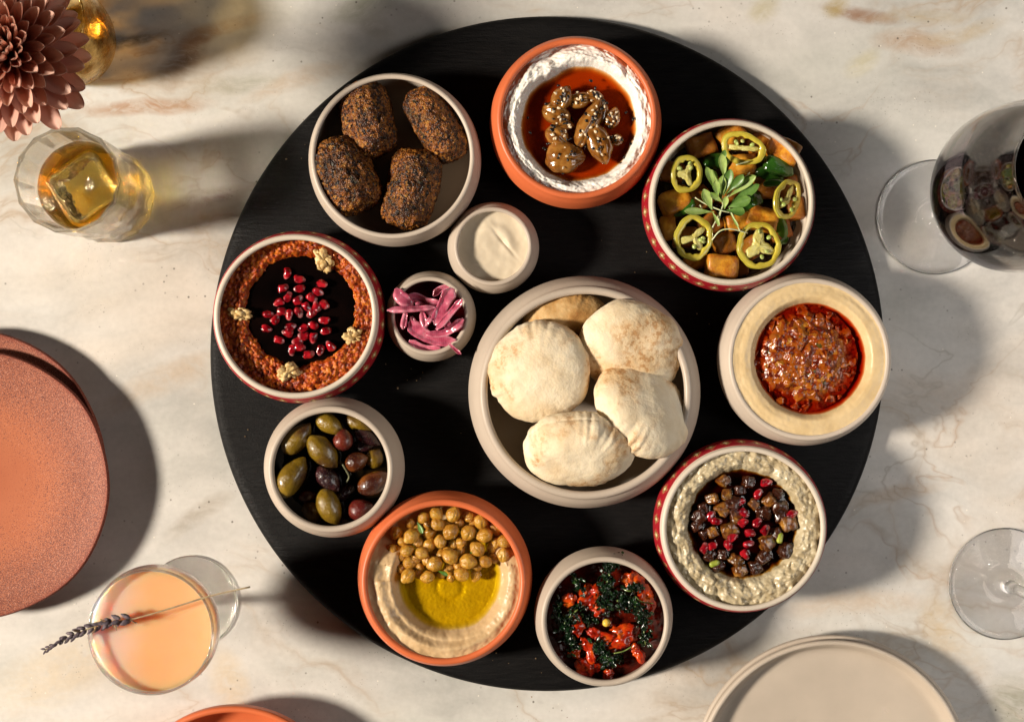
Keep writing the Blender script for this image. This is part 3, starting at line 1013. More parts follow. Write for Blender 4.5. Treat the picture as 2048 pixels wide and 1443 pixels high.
def pepper_ring(px, py, rx, ry, an, z, tilt, seed, label, spokes, heart):
    zz = zh + z
    a, b = L(rx, zz), L(ry, zz)
    n = 72
    th = np.linspace(0, 2 * PI, n, endpoint=False)
    wob = 1 + 0.09 * perlin(xyz(np.cos(th) * 1.4, np.sin(th) * 1.4, seed * 3.0)) + 0.02 * perlin(xyz(np.cos(th) * 4, np.sin(th) * 4, seed))
    out = np.stack([a * np.cos(th) * wob, b * np.sin(th) * wob], 1)
    wall = 0.0033 * (1 + 0.45 * perlin(xyz(np.cos(th) * 2.5, np.sin(th) * 2.5, seed * 5.0)))
    k = 1 - wall / np.linalg.norm(out, axis=1)
    inn = out * k[:, None]
    ho = 0.0014

    def loop(fr, zv):
        q = out * (1 - fr)[:, None] + inn * fr[:, None] if hasattr(fr, '__len__') else out * (1 - fr) + inn * fr
        return np.concatenate([q, np.full((n, 1), zv)], 1)
    rows = [loop(0.0, -ho * .8), loop(-0.02, 0.0), loop(0.02, ho * .8), loop(0.14, ho), loop(0.5, ho * 1.08), loop(0.86, ho * 0.95), loop(0.98, ho * .6), loop(1.0, -ho * .6), loop(.86, -ho), loop(.14, -ho)]
    V = np.concatenate(rows)
    m_ = len(rows)
    idx = np.arange(m_ * n).reshape(m_, n)
    q = np.stack([idx, np.roll(idx, -1, 1), np.roll(np.roll(idx, -1, 1), -1, 0), np.roll(idx, -1, 0)], 2).reshape(-1, 4)
    root = thing('pepper_ring', P(px, py, zz), label, 'pepper ring', 'yellow pepper rings', Euler((tilt[0], tilt[1], an * D2R)))
    obj('flesh', mesh('flesh', V, q), JFLESH, root)
    rr = [loop(-0.06, -ho * .75), loop(-0.14, 0), loop(-0.06, ho * .85), loop(0.03, ho * .9), loop(0.0, 0), ]
    V = np.concatenate(rr)
    idx = np.arange(len(rr) * n).reshape(len(rr), n)
    q = np.stack([idx, np.roll(idx, -1, 1), np.roll(np.roll(idx, -1, 1), -1, 0), np.roll(idx, -1, 0)], 2).reshape(-1, 4)
    obj('rind', mesh('rind', V, q), JRIND, root)
    # membrane: one star-shaped web
    f = np.full(n, heart)
    for s_ in spokes:
        dd = ((th - s_ * D2R + PI) % (2 * PI)) - PI
        f = np.maximum(f, heart + (1.02 - heart) * np.exp(-(dd / 0.46) ** 2))
    f = f * (1 + 0.16 * perlin(xyz(np.cos(th) * 3, np.sin(th) * 3, seed)))
    rings, hs = [0.25, 0.55, 0.85, 1.0], [0.0012, 0.0012, 0.0009, 0.0002]
    VV = [np.array([[0, 0, 0.0020]])]
    for g_, h_ in zip(rings, hs):
        q2 = inn * (f * g_)[:, None]
        VV.append(np.concatenate([q2, (h_ + 0.0005 * perlin(xyz(q2[:, 0] * 700, q2[:, 1] * 700, seed)))[:, None]], 1))
    VV.append(np.array([[0, 0, -0.0016]]))
    V = np.concatenate(VV)
    idx = 1 + np.arange(4 * n).reshape(4, n)
    A, Bq = idx[:-1], idx[1:]
    q = np.stack([A, Bq, np.roll(Bq, -1, 1), np.roll(A, -1, 1)], 2).reshape(-1, 4)
    t1 = np.stack([np.zeros(n, int), idx[0], np.roll(idx[0], -1)], 1)
    t2 = np.stack([np.full(n, len(V) - 1), np.roll(idx[-1], -1), idx[-1]], 1)
    obj('membrane', mesh('membrane', V, [q, t1, t2]), JWEB, root)
    rs = np.random.RandomState(seed)
    sd = ico(2)
    me = mesh('seed', sd[0] * np.array([0.0017, 0.0014, 0.0009]), sd[1])
    for _ in range(4):
        aa = rs.rand() * 6.28
        r_ = 0.35 + 0.3 * rs.rand()
        obj('seed', me, JSEED, root, (a * r_ * math.cos(aa), b * r_ * math.sin(aa), 0.0016), (rs.normal() * .4, rs.normal() * .4, aa))


pepper_ring(1372, 348, 33, 37, 0, .0345, (0.12, 0.18), 1, 'yellow pepper ring with pale star shaped core nearest the labneh bowl', (60, 180, 300), 0.42)
pepper_ring(1486, 296, 44, 31, -20, .0355, (0.18, -0.05), 2, 'tilted oval yellow pepper ring highest in its bowl', (20, 200), 0.25)
pepper_ring(1574, 399, 31, 41, -22, .0345, (-0.1, 0.5), 3, 'narrow yellow pepper ring standing half upright by the rim', (90, 230), 0.35)
pepper_ring(1387, 475, 39, 44, -8, .0350, (0.05, 0.16), 4, 'round yellow pepper ring with green seeds in its middle', (50, 200, 320), 0.22)
pepper_ring(1517, 491, 44, 46, 10, .0345, (0.08, 0.06), 5, 'largest yellow pepper ring with a broad pale core and dark gaps', (80, 330, 210), 0.44)

# cress sprig
LEAFM = NT('cress_leaf')
_v = LEAFM.coord(True)
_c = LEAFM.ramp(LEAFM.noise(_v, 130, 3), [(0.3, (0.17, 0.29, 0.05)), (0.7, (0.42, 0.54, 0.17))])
LEAFM.bsdf(_c, 0.38, 0.45, sss=0.3, sss_r=(.6, 1, .3), sss_s=0.002, normal=LEAFM.bump(LEAFM.noise(_v, 500, 3), 0.2, 0.0004))
LEAFM = LEAFM.mat
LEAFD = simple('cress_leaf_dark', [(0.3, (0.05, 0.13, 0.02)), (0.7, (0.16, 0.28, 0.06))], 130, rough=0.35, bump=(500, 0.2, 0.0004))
STEMM = simple('cress_stem', [(0.3, (0.45, 0.52, 0.25)), (0.7, (0.66, 0.68, 0.45))], 130, rough=0.4, sss=0.3)


def leaf_mesh(ln, wd, bend, fold, seed=0, nu=14, nv=7, spat=0.6, thick=0.00018):
    u = np.linspace(0, 1, nu)
    v = np.linspace(-1, 1, nv)
    U, W = np.meshgrid(u, v, indexing='ij')
    prof = (np.sin(PI * np.clip(U, 0, 1) ** (1.0 + spat)) ** 0.75) * 0.94 + 0.07 * (1 - U)
    X = U * ln
    Y = W * prof * wd / 2
    Z = bend * ln * U ** 2 + fold * np.abs(Y) + 0.06 * wd * perlin(np.stack([U.ravel() * 3, W.ravel() * 1.5, np.full(U.size, seed * 2.2)], 1)).reshape(U.shape)
    top = np.stack([X, Y, Z + thick], 2).reshape(-1, 3)
    bot = np.stack([X, Y, Z - thick], 2).reshape(-1, 3)
    idx = np.arange(nu * nv).reshape(nu, nv)
    q = np.stack([idx[:-1, :-1], idx[1:, :-1], idx[1:, 1:], idx[:-1, 1:]], 2).reshape(-1, 4)
    n0 = nu * nv
    per = np.concatenate([idx[:, 0], idx[-1, 1:], idx[::-1, -1][1:], idx[0, ::-1][1:-1]])
    s = np.stack([per, np.roll(per, -1), np.roll(per, -1) + n0, per + n0], 1)
    return np.concatenate([top, bot]), [q, q[:, ::-1] + n0, s]


cz = zh + 0.036
cress = thing('cress_sprig', P(1448, 400, cz), 'pale green cress sprig heaped on the fried cheese and pepper rings', 'cress')
c0 = P(1448, 400, cz)
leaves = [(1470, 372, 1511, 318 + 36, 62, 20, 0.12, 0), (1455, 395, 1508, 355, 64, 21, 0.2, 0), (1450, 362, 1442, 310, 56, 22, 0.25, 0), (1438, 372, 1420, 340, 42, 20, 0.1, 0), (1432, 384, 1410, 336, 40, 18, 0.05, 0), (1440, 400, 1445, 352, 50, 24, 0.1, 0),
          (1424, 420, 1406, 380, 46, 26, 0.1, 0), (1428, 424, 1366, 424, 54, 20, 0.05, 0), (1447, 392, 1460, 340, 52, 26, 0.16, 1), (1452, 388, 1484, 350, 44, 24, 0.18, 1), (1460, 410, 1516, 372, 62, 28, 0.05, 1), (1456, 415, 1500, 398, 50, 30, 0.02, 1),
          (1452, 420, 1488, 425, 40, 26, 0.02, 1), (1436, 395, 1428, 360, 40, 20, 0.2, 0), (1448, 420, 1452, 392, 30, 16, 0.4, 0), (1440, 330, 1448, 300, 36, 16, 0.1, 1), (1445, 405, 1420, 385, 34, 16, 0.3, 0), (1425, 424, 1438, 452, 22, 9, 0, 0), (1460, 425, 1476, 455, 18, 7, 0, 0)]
for i, (x0, y0, x1, y1, ln, wd, bend, dk) in enumerate(leaves):
    p0 = P(x0, y0, cz + 0.002 + 0.0035 * random.random())
    az = math.atan2(-(y1 - y0), x1 - x0)
    V, ps = leaf_mesh(L(math.hypot(x1 - x0, y1 - y0) * 1.04, cz), L(wd * 0.80, cz), bend * 0.8, 0.35, i, spat=0.5 + 0.5 * random.random())
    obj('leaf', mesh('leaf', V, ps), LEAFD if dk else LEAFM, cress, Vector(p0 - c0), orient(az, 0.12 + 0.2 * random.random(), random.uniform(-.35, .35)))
for i, pts in enumerate([[(1436, 452), (1440, 430), (1450, 400), (1460, 380)], [(1425, 455), (1440, 425), (1452, 395)], [(1480, 462), (1470, 440), (1458, 415)], [(1500, 345), (1470, 372), (1455, 395)], [(1390, 395), (1412, 408), (1440, 420), (1460, 425)], [(1424, 480), (1440, 462), (1462, 458), (1495, 466)], [(1400, 410), (1408, 425)], [(1434, 352), (1440, 380), (1446, 410)], [(1472, 330), (1500, 322)]]):
    w3 = np.array([P(x, y, cz + 0.002 + 0.002 * math.sin(k * 1.7 + i)) - c0 for k, (x, y) in enumerate(pts)])
    sp = spline(w3, 6)
    V, ps = tube(sp, 0.00045, None, 7)
    obj('stem', mesh('stem', V, ps), STEMM, cress)

# ------------------------------------------------------------------ hummus with red relish
HUM = paste_mat('hummus', [(0.3, (0.56, 0.40, 0.20)), (0.5, (0.63, 0.47, 0.255)), (0.7, (0.68, 0.52, 0.30))], 60, 0.36, (420, 0.22, 0.0005), fine=(900, 0.22, (0.45, 0.30, 0.13), 0.35))
wl2 = P(1617, 717, B_hum.z0 + 0.033)
hx, hy = wl2[0] - B_hum.x, wl2[1] - B_hum.y


def hum_z(x, y, r, th, rho):
    d = np.hypot(x - hx, y - hy)
    a = np.arctan2(y - hy, x - hx)
    cs = xyz(np.cos(a) * 1.5, np.sin(a) * 1.5, 1.3)
    edge = L(113, 0.05) * (1 + 0.012 * perlin(cs) + 0.006 * perlin(cs * 4))
    up = sstep(-0.006, 0.0035, d - edge)
    return 0.0312 + 0.0102 * up + 0.0012 * np.sin(np.clip((rho - 0.72) / 0.28, 0, 1) * PI) + 0.0008 * sstep(0.95, 1, rho) + 0.0004 * perlin(xyz(d * 300, a * 2, 4)) * up + 0.0002 * fbm(xyz(x, y) * 300, 3)


dip('hummus', B_hum, HUM, hum_z, 'smooth pale hummus ring around the red relish', 'hummus', 0.0385)
REDOIL = liquid_mat('red_oil', (130, 560, 850), 1.45, 0.02, (200, 0.06, 0.001))
pool('red_oil', B_hum, REDOIL, wl2[0], wl2[1], L(126, 0.05), 0.0379, 'dark red chilli oil around the relish mound', 'oil', lo=0.020)


def relish_mat():
    m = NT('red_relish')
    v = m.coord()
    w = m.n('ShaderNodeVectorMath', operation='ADD')
    nz = m.n('ShaderNodeTexNoise')
    nz.inputs['Scale'].default_value = 220
    m.l(v, nz.inputs['Vector'])
    sc = m.n('ShaderNodeVectorMath', operation='SCALE')
    m.l(nz.outputs['Color'], sc.inputs[0])
    sc.inputs['Scale'].default_value = 0.007
    m.l(v, w.inputs[0])
    m.l(sc.outputs[0], w.inputs[1])
    c = m.ramp(m.vor(w.outputs[0], 330, out='Color'), [(0.22, (0.09, 0.008, 0.002)), (0.36, (0.18, 0.022, 0.003)), (0.5, (0.26, 0.050, 0.004)), (0.64, (0.33, 0.090, 0.006)), (0.78, (0.24, 0.045, 0.004)), (0.92, (0.40, 0.17, 0.02))])
    g = m.ramp(m.noise(v, 170, 3), [(0.64, 0.0), (0.70, 0.9)])
    c = m.mix(g, c, (0.05, 0.055, 0.010))
    nrm = m.bump(m.noise(w.outputs[0], 300, 4), 0.4, 0.0012)
    nrm = m.bump(m.noise(v, 700, 3), 0.25, 0.0006, nrm)
    m.bsdf(c, 0.22, 0.5, normal=nrm, coat=0.25, coat_r=0.10, sss=0.12, sss_r=(1, .3, .1), sss_s=0.002)
    return m.mat


REL = relish_mat()
rc = P(1606, 716, B_hum.z0 + 0.034)


def rel_z(x, y, r, th, _=None):
    p = xyz(x, y)
    f1, f2, cid = worley(p * 420)
    g1, g2, gid = worley(p * 210 + 3)
    r0 = L(92, 0.05) * (1 + 0.09 * perlin(xyz(np.cos(th) * 1.8, np.sin(th) * 1.8, 5)))
    m_ = 1 - sstep(0.55, 1.08, r / r0)
    h1, h2, hid = worley(p * 130 + 8)
    z = 0.0359 + 0.0062 * m_ + (0.0007 * (0.5 - f1) + 0.0017 * (0.45 - g1) + 0.0030 * (0.5 - h1) + 0.0004 * (cid - .5) + 0.0016 * fbm(p * 120, 3)) * (0.30 + 0.70 * m_)
    crease = gauss((x + 0.002) * 0.55 - (y - 0.006) * 0.8 + 0.0015 * np.sin(x * 500), 0.0011) * gauss(x + 0.002, 0.008)
    scat = 0.0016 * sstep(0.62, 0.75, gid) * (1 - m_)
    return z - 0.0022 * crease + scat


V, ps = disc(L(108, 0.05), 120, 320, rel_z, 0.8, skirt=0.024)
obj('red_relish', mesh('red_relish', V, ps), REL, None, (rc[0], rc[1], B_hum.z0), label='chunky orange red pepper relish mound on the smooth hummus', cat='relish')

# ------------------------------------------------------------------ eggplant dip
BABA = paste_mat('eggplant_dip', [(0.28, (0.30, 0.23, 0.125)), (0.5, (0.46, 0.38, 0.24)), (0.72, (0.58, 0.51, 0.35))], 160, 0.26, (520, 0.35, 0.0007), coat=0.2, fine=(420, 0.2, (0.20, 0.13, 0.05), 0.5))
wb = P(1484, 1045, B_bab.z0 + 0.032)
bx, by = wb[0] - B_bab.x, wb[1] - B_bab.y


def bab_z(x, y, r, th, rho):
    d = np.hypot(x - bx, y - by)
    a = np.arctan2(y - by, x - bx)
    cs = xyz(np.cos(a) * 1.5, np.sin(a) * 1.5, 2.7)
    edge = L(106, 0.05) * (1 + 0.030 * perlin(cs * 1.5) + 0.028 * perlin(cs * 5) + 0.015 * perlin(cs * 11))
    up = sstep(-0.003, 0.0045, d - edge)
    p = xyz(x, y)
    f1, _, c1 = worley(p * 190)
    g1, _, c2 = worley(p * 420)
    h1 = worley(p * 110 + fbm(p * 120, 2)[:, None] * 0.6)[0]
    lump = 0.0026 * (0.6 - h1) + 0.0014 * (0.6 - f1) + 0.0008 * (0.55 - g1) + 0.0006 * (c1 - 0.5) + 0.0018 * fbm(p * 140 + 7, 4)
    return 0.0285 + 0.0085 * up + 0.0026 * np.sin(np.clip((rho - 0.66) / 0.34, 0, 1) * PI) + lump * up


dip('eggplant_dip', B_bab, BABA, bab_z, 'lumpy greyish eggplant dip forming a rough ring', 'dip', 0.035, 140, 420)
DOIL = liquid_mat('brown_oil', (220, 420, 900), 1.45, 0.02, (180, 0.08, 0.001))
zoom = zoomer(1370, 930, 6.275)
eg = [(470, 190), (790, 210), (345, 420), (520, 370), (470, 545), (620, 650), (860, 490), (1055, 435), (985, 590), (340, 840), (560, 810), (240, 860), (180, 640), (1020, 970), (1290, 730), (640, 1190), (690, 1320), (470, 1120), (980, 1150), (1255, 1070), (880, 1270), (1150, 365), (230, 530), (1130, 850), (690, 310), (1200, 640), (400, 1250), (140, 760), (300, 1130), (1180, 520), (600, 480)]
bright = {0, 2, 3, 4, 5, 6, 7, 9, 10, 13, 14, 16, 15}


def egg_mat(name, stops):
    m = NT(name)
    v = m.coord(True)
    c = m.ramp(m.noise(v, 210, 4, 0.65), stops)
    geo = m.n('ShaderNodeNewGeometry')
    c = m.mix(m.ramp(geo.outputs['Pointiness'], [(0.48, 0.0), (0.54, 0.7)]), c, (0.05, 0.012, 0.004))
    c = m.mix(m.ramp(m.noise(v, 110, 3), [(0.5, 0.0), (0.62, 0.75)]), c, (0.035, 0.008, 0.003))
    m.bsdf(c, 0.18, 0.5, coat=0.6, coat_r=0.05, normal=m.bump(m.noise(v, 380, 4, 0.65), 0.7, 0.0010), sss=0.1, sss_r=(1, .5, .2), sss_s=0.002)
    return m.mat


EGA = egg_mat('fried_eggplant', [(0.32, (0.10, 0.025, 0.006)), (0.5, (0.34, 0.13, 0.02)), (0.62, (0.52, 0.26, 0.045)), (0.8, (0.60, 0.38, 0.10))])
EGB = egg_mat('fried_eggplant_dark', [(0.3, (0.006, 0.002, 0.0015)), (0.55, (0.030, 0.008, 0.004)), (0.8, (0.16, 0.055, 0.012))])
bumps = []
for i, (x, y) in enumerate(eg):
    px, py = zoom(x, y)
    z = B_bab.z0 + 0.0328 + 0.0018 * random.random()
    s = 0.0030 + 0.0020 * random.random()
    me = cube_mesh(s * random.uniform(.85, 1.15), s * random.uniform(.8, 1.1), s * 0.95, i + 40, 5.2, 0.11, 4, 0.0003)
    p = P(px, py, z)
    obj('eggplant_cube', me, EGA if i in bright else EGB, None, p, (random.uniform(-.5, .5), random.uniform(-.5, .5), random.random() * 3), cat='eggplant cube', group='fried eggplant cubes on the eggplant dip',
        label='golden fried eggplant cube glistening in dark oil' if i in bright else 'dark charred eggplant cube glistening in oil')
    bumps.append((p[0], p[1], s, 0.0008))


# pomegranate seeds, shared by two bowls
def pom_mesh(seed):
    V, F = ico(4)
    V = superq(V, 2.5) * np.array([0.0035, 0.0024, 0.0023])
    V[:, 1] *= 1 - 0.22 * V[:, 0] / 0.0036
    V[:, 2] *= 1 - 0.18 * V[:, 0] / 0.0036
    V *= (1 + 0.24 * perlin(V / 0.0028 + seed * 3))[:, None]
    return mesh('pomegranate_seed', V, F)


POM = NT('pomegranate')
_v = POM.coord(True)
_x = POM.sep(POM.coord())
_c = POM.ramp(POM.noise(_v, 160, 3), [(0.32, (0.055, 0.001, 0.003)), (0.50, (0.24, 0.003, 0.008)), (0.74, (0.50, 0.014, 0.024))])
_tip = POM.ramp(POM.math('MULTIPLY', _x[0], 200.0), [(0.0, 0.0), (0.36, 0.0), (0.80, 0.6)])
_c = POM.mix(_tip, _c, (0.62, 0.30, 0.30))
POM.bsdf(_c, 0.06, 0.6, sss=0.3, sss_r=(1, .06, .06), sss_s=0.002, coat=0.9, coat_r=0.02, normal=POM.bump(POM.noise(_v, 260, 2), 0.35, 0.001))
POM = POM.mat
PM = [pom_mesh(i) for i in range(9)]
for q in PM:
    q.materials.append(POM)
pb = [(1025, 215, 0), (920, 360, 60), (690, 455, 20), (740, 595, -40), (730, 715, 32), (905, 715, 48), (390, 700, -5), (820, 850, -5), (1010, 810, 60), (600, 905, 20), (800, 985, 14), (545, 1005, -60), (755, 1120, -48), (245, 1035, 70), (345, 1005, 22), (1345, 610, 30), (320, 630, 50)]
for i, (x, y, an) in enumerate(pb):
    px, py = zoom(x, y)
    hi = 4 <= i <= 14
    p = P(px, py, B_bab.z0 + (0.0388 if hi else 0.0358))
    obj('pomegranate_seed', PM[(i * 5) % 9], POM, None, p, (random.random() * 6, random.uniform(-.25, .25), an * D2R), cat='pomegranate seed', group='pomegranate seeds on the eggplant dip',
        label='shiny red pomegranate seed among the fried eggplant cubes')
    bumps.append((p[0], p[1], 0.0028, 0.0006))
GB = simple('green_bits', [(0.3, (0.20, 0.26, 0.03)), (0.7, (0.45, 0.46, 0.08))], 200, rough=0.25, coat=0.3)
for i, (x, y, an, lab) in enumerate(((1190, 910, 80, 'small green pistachio sliver beside dark eggplant cubes'), (370, 1230, 20, 'yellow green pistachio piece at the edge of the dark oil'))):
    obj('pistachio_piece', cube_mesh(0.0034, 0.0018, 0.0018, i, 3, 0.1, 3), GB, None, P(*zoom(x, y), B_bab.z0 + 0.0370), (0.2, 0.1, an * D2R), label=lab, cat='pistachio')
pool('oil_pool', B_bab, DOIL, wb[0], wb[1], L(120, 0.05), 0.0342, 'dark oil pooled under eggplant cubes and pomegranate seeds', 'oil', bumps, lo=0.0200)

# ------------------------------------------------------------------ muhammara
MUH = NT('muhammara')
_v = MUH.coord()
_w = MUH.vor(_v, 520, out='Color')
_c = MUH.ramp(_w, [(0.2, (0.20, 0.020, 0.003)), (0.4, (0.36, 0.052, 0.006)), (0.6, (0.46, 0.095, 0.009)), (0.82, (0.54, 0.17, 0.020))])
_c = MUH.mix(1.0, _c, MUH.ramp(MUH.noise(_v, 70, 4), [(0.35, (0.55, 0.42, 0.36)), (0.6, (1.05, 1.05, 1.0))]), 'MULTIPLY')
_n = MUH.bump(MUH.vor(_v, 640), 0.35, 0.0007)
_n = MUH.bump(MUH.noise(_v, 900, 3), 0.4, 0.0005, _n)
MUH.bsdf(_c, 0.42, 0.35, normal=_n, coat=0.0, coat_r=0.12, sss=0.1, sss_r=(1, .3, .1), sss_s=0.002)
MUH = MUH.mat
wm = P(602, 621, B_muh.z0 + 0.031)
mx_, my_ = wm[0] - B_muh.x, wm[1] - B_muh.y


def muh_z(x, y, r, th, rho):
    d = np.hypot(x - mx_, y - my_)
    a = np.arctan2(y - my_, x - mx_)
    cs = xyz(np.cos(a) * 1.5, np.sin(a) * 1.5, 6.7)
    edge = L(102, 0.05) * (1 + 0.045 * perlin(cs * 1.6) + 0.030 * perlin(cs * 5) + 0.015 * perlin(cs * 12))
    up = sstep(-0.004, 0.006, d - edge)
    p = xyz(x, y)
    f1, _, c1 = worley(p * 360)
    g1, _, c2 = worley(p * 700)
    lump = 0.0022 * (0.55 - f1) + 0.0011 * (0.5 - g1) + 0.0010 * (c1 - 0.5) + 0.0014 * fbm(p * 130, 3)
    return 0.0235 + 0.0095 * up + 0.0012 * np.sin(np.clip((rho - 0.66) / 0.34, 0, 1) * PI) + lump * up


dip('muhammara', B_muh, MUH, muh_z, 'grainy orange red walnut and pepper dip around black molasses', 'dip', 0.033, 140, 420)
MOL = NT('molasses')
_v = MOL.coord()
MOL.bsdf(MOL.ramp(MOL.noise(_v, 40, 2), [(0.3, (0.0012, 0.0008, 0.0008)), (0.7, (0.0045, 0.0018, 0.0014))]), 0.04, 0.5, normal=MOL.bump(MOL.noise(_v, 150, 2), 0.05, 0.001))
MOL = MOL.mat
zoom = zoomer(500, 520, 6.014)
pm = [(600, 230, 0), (595, 340, 10), (870, 285, -20), (820, 380, -30), (400, 335, 20), (460, 440, 60), (580, 480, 35), (745, 450, -30), (895, 535, -45), (345, 510, 30), (390, 620, -10), (470, 660, 80), (590, 630, -55), (685, 565, -50), (735, 640, 50), (800, 560, -70), (895, 725, -5), (910, 850, 5), (310, 710, 50), (220, 650, 0), (205, 825, -20), (490, 800, 10), (640, 820, 40), (760, 780, -25), (450, 875, -15), (645, 915, 0), (765, 935, 80), (350, 960, -20), (570, 970, 10), (505, 1085, 80), (600, 1050, 0), (710, 1130, 20), (845, 1085, 70), (965, 1030, -55), (450, 160, 80)]
bumps = []
for i, (x, y, an) in enumerate(pm):
    px, py = zoom(x, y)
    low = x < 330 or (x < 470 and y < 200)
    z = B_muh.z0 + (0.0312 if low else 0.0326 + 0.0012 * random.random())
    p = P(px, py, z)
    obj('pomegranate_seed', PM[(i * 5) % 9], POM, None, p, (random.random() * 6, random.uniform(-.25, .25), an * D2R + (PI if random.random() < .5 else 0)), cat='pomegranate seed', group='pomegranate seeds on the black molasses',
        label='shiny red pomegranate seed floating on black molasses')
    bumps.append((p[0], p[1], 0.0025, 0.0006))
WAL = NT('walnut')
_v = WAL.coord(True)
_c = WAL.ramp(WAL.noise(_v, 190, 4, 0.6), [(0.3, (0.36, 0.19, 0.06)), (0.5, (0.60, 0.42, 0.18)), (0.75, (0.72, 0.57, 0.30))])
WAL.bsdf(_c, 0.38, 0.45, normal=WAL.bump(WAL.noise(_v, 420, 4), 0.5, 0.0008), sss=0.15, sss_r=(1, .7, .4), sss_s=0.002)
WAL = WAL.mat
for i, (px, py, a_, b_, an, lab) in enumerate(((648, 519, 27, 18, -68, 'walnut piece nearest the falafel bowl, long and lumpy'), (481, 628, 28, 13, -8, 'flat walnut piece nearest the table edge of the board'), (706, 672, 20, 18, 20, 'small walnut piece nearest the onion bowl'), (577, 743, 25, 20, 25, 'rounded walnut piece nearest the olive bowl'))):
    V, F = ico(5)
    z = B_muh.z0 + 0.0345
    S = np.array([L(a_ * .9, z), L(b_ * .85, z), L(min(a_, b_) * 0.6, z)])
    V = superq(V, 2.5) * S
    V0_ = V + 0.0016 * np.stack([perlin(V / 0.004 + 1), perlin(V / 0.004 + 5), perlin(V / 0.004 + 9)], 1)
    f1, f2, cid = worley(V0_ * np.array([1, 1.35, 1]) / 0.0058 + i * 7.7)
    n = V / np.linalg.norm(V, axis=1)[:, None]
    V = V + n * (0.0036 * (0.55 - f1) - 0.0014 * (1 - sstep(0.0, 0.22, f2 - f1)) + 0.0016 * fbm(V / 0.005 + i, 3))[:, None]
    p = P(px, py, z)
    obj('walnut_piece', mesh('walnut_piece', V, F), WAL, None, p, (0.2 * i, 0.1, an * D2R), label=lab, cat='walnut', group='walnut pieces on the orange dip')
    bumps.append((p[0], p[1], S[1], 0.0008))
pool('molasses_pool', B_muh, MOL, wm[0], wm[1], L(127, 0.05), 0.0306, 'glossy black pomegranate molasses pool in the orange dip', 'molasses', bumps, lo=0.015)

# ------------------------------------------------------------------ chickpea hummus
HUMT = paste_mat('tan_hummus', [(0.3, (0.47, 0.31, 0.155)), (0.5, (0.54, 0.375, 0.20)), (0.7, (0.60, 0.43, 0.245))], 60, 0.36, (420, 0.16, 0.0005), fine=(900, 0.22, (0.38, 0.24, 0.10), 0.3))
wc = P(899, 1156, B_chi.z0 + 0.030)
qx, qy = wc[0] - B_chi.x, wc[1] - B_chi.y


def chi_z(x, y, r, th, rho):
    d = np.hypot(x - qx, y - qy)
    a = np.arctan2(y - qy, x - qx)
    cs = xyz(np.cos(a) * 1.5, np.sin(a) * 1.5, 9.7)
    edge = L(101, 0.05) * (1 + 0.020 * perlin(cs * 1.3) + 0.008 * perlin(cs * 5))
    up = sstep(-0.003, 0.006, d - edge)
    north = sstep(0.004, 0.022, y - 0.006)          # the chickpeas lie where the ring was pressed down
    swoosh = 0.0010 * np.sin(d * 520 + a * 0.8) * gauss(d - edge - 0.010, 0.006) * (y < 0.01)
    shelf = 0.0028 * sstep(0.006, 0.011, d - edge) * gauss(((a + 1.7 + PI) % (2 * PI)) - PI, 0.9)
    return 0.0262 + 0.0118 * up * (1 - 0.86 * north) + swoosh * up + shelf * (1 - north) + 0.0009 * fbm(xyz(x, y) * 90, 3) * up + 0.0002 * fbm(xyz(x, y) * 500, 2) - 0.0009 * gauss(np.hypot(x - qx, y - qy + 0.006) - 0.008, 0.002) + 0.0004 * fbm(xyz(x, y) * 110 + 4, 2)


dip('hummus', B_chi, HUMT, chi_z, 'hummus with a spooned well, half covered by chickpeas', 'hummus', 0.034, 130, 380)
OOIL = liquid_mat('olive_oil', (27, 41, 340), 1.45, 0.015, (90, 0.05, 0.001))
zoom = zoomer(760, 1000, 7.314)
cp = [(1070, 205, 110), (825, 195, 100), (635, 250, 85), (1310, 240, 80), (1475, 310, 110), (845, 345, 100), (440, 335, 65), (1690, 420, 90), (1035, 455, 120), (1290, 475, 115), (1530, 510, 115), (235, 470, 85), (460, 525, 115), (720, 480, 85), (880, 600, 95), (1825, 600, 105), (185, 715, 75), (390, 735, 95), (720, 650, 90), (610, 770, 95), (1425, 710, 115), (1630, 690, 75), (1810, 800, 105), (1030, 820, 120), (1290, 890, 120), (1540, 895, 95), (800, 930, 115), (430, 910, 90), (410, 1105, 110), (700, 1120, 100), (1195, 1080, 110), (1010, 990, 80), (580, 980, 60), (1040, 1130, 60), (1400, 1100, 75), (1080, 640, 60), (330, 600, 70), (560, 620, 75), (980, 740, 70), (1180, 620, 80), (1180, 740, 70), (1380, 360, 75), (1160, 340, 70), (560, 430, 70), (300, 820, 70), (520, 860, 70), (900, 780, 75), (680, 870, 70), (1140, 960, 75), (1420, 960, 75), (1660, 850, 70), (1700, 620, 75), (960, 340, 60), (700, 360, 60), (1560, 380, 60), (300, 1000, 75), (560, 1070, 70), (900, 1080, 60)]


def chick_mesh(seed):
    V, F = ico(5)
    n = V.copy()
    beak = 0.26 * np.exp(-((1 - V[:, 0]) / 0.10)) + 0.10 * np.exp(-((1 + V[:, 0]) / 0.5))
    crease = -0.10 * np.exp(-(V[:, 1] / 0.13) ** 2) * sstep(-0.2, 0.5, V[:, 2]) * sstep(0.95, 0.2, np.abs(V[:, 0]))
    dent = -0.07 * gauss(np.linalg.norm(V - np.array([-.4, .75, .5]), axis=1), 0.35)
    r = 0.96 + beak + crease + dent + 0.075 * fbm(V * 1.3 + seed * 4.1, 3)
    return mesh('chickpea', n * r[:, None], F)


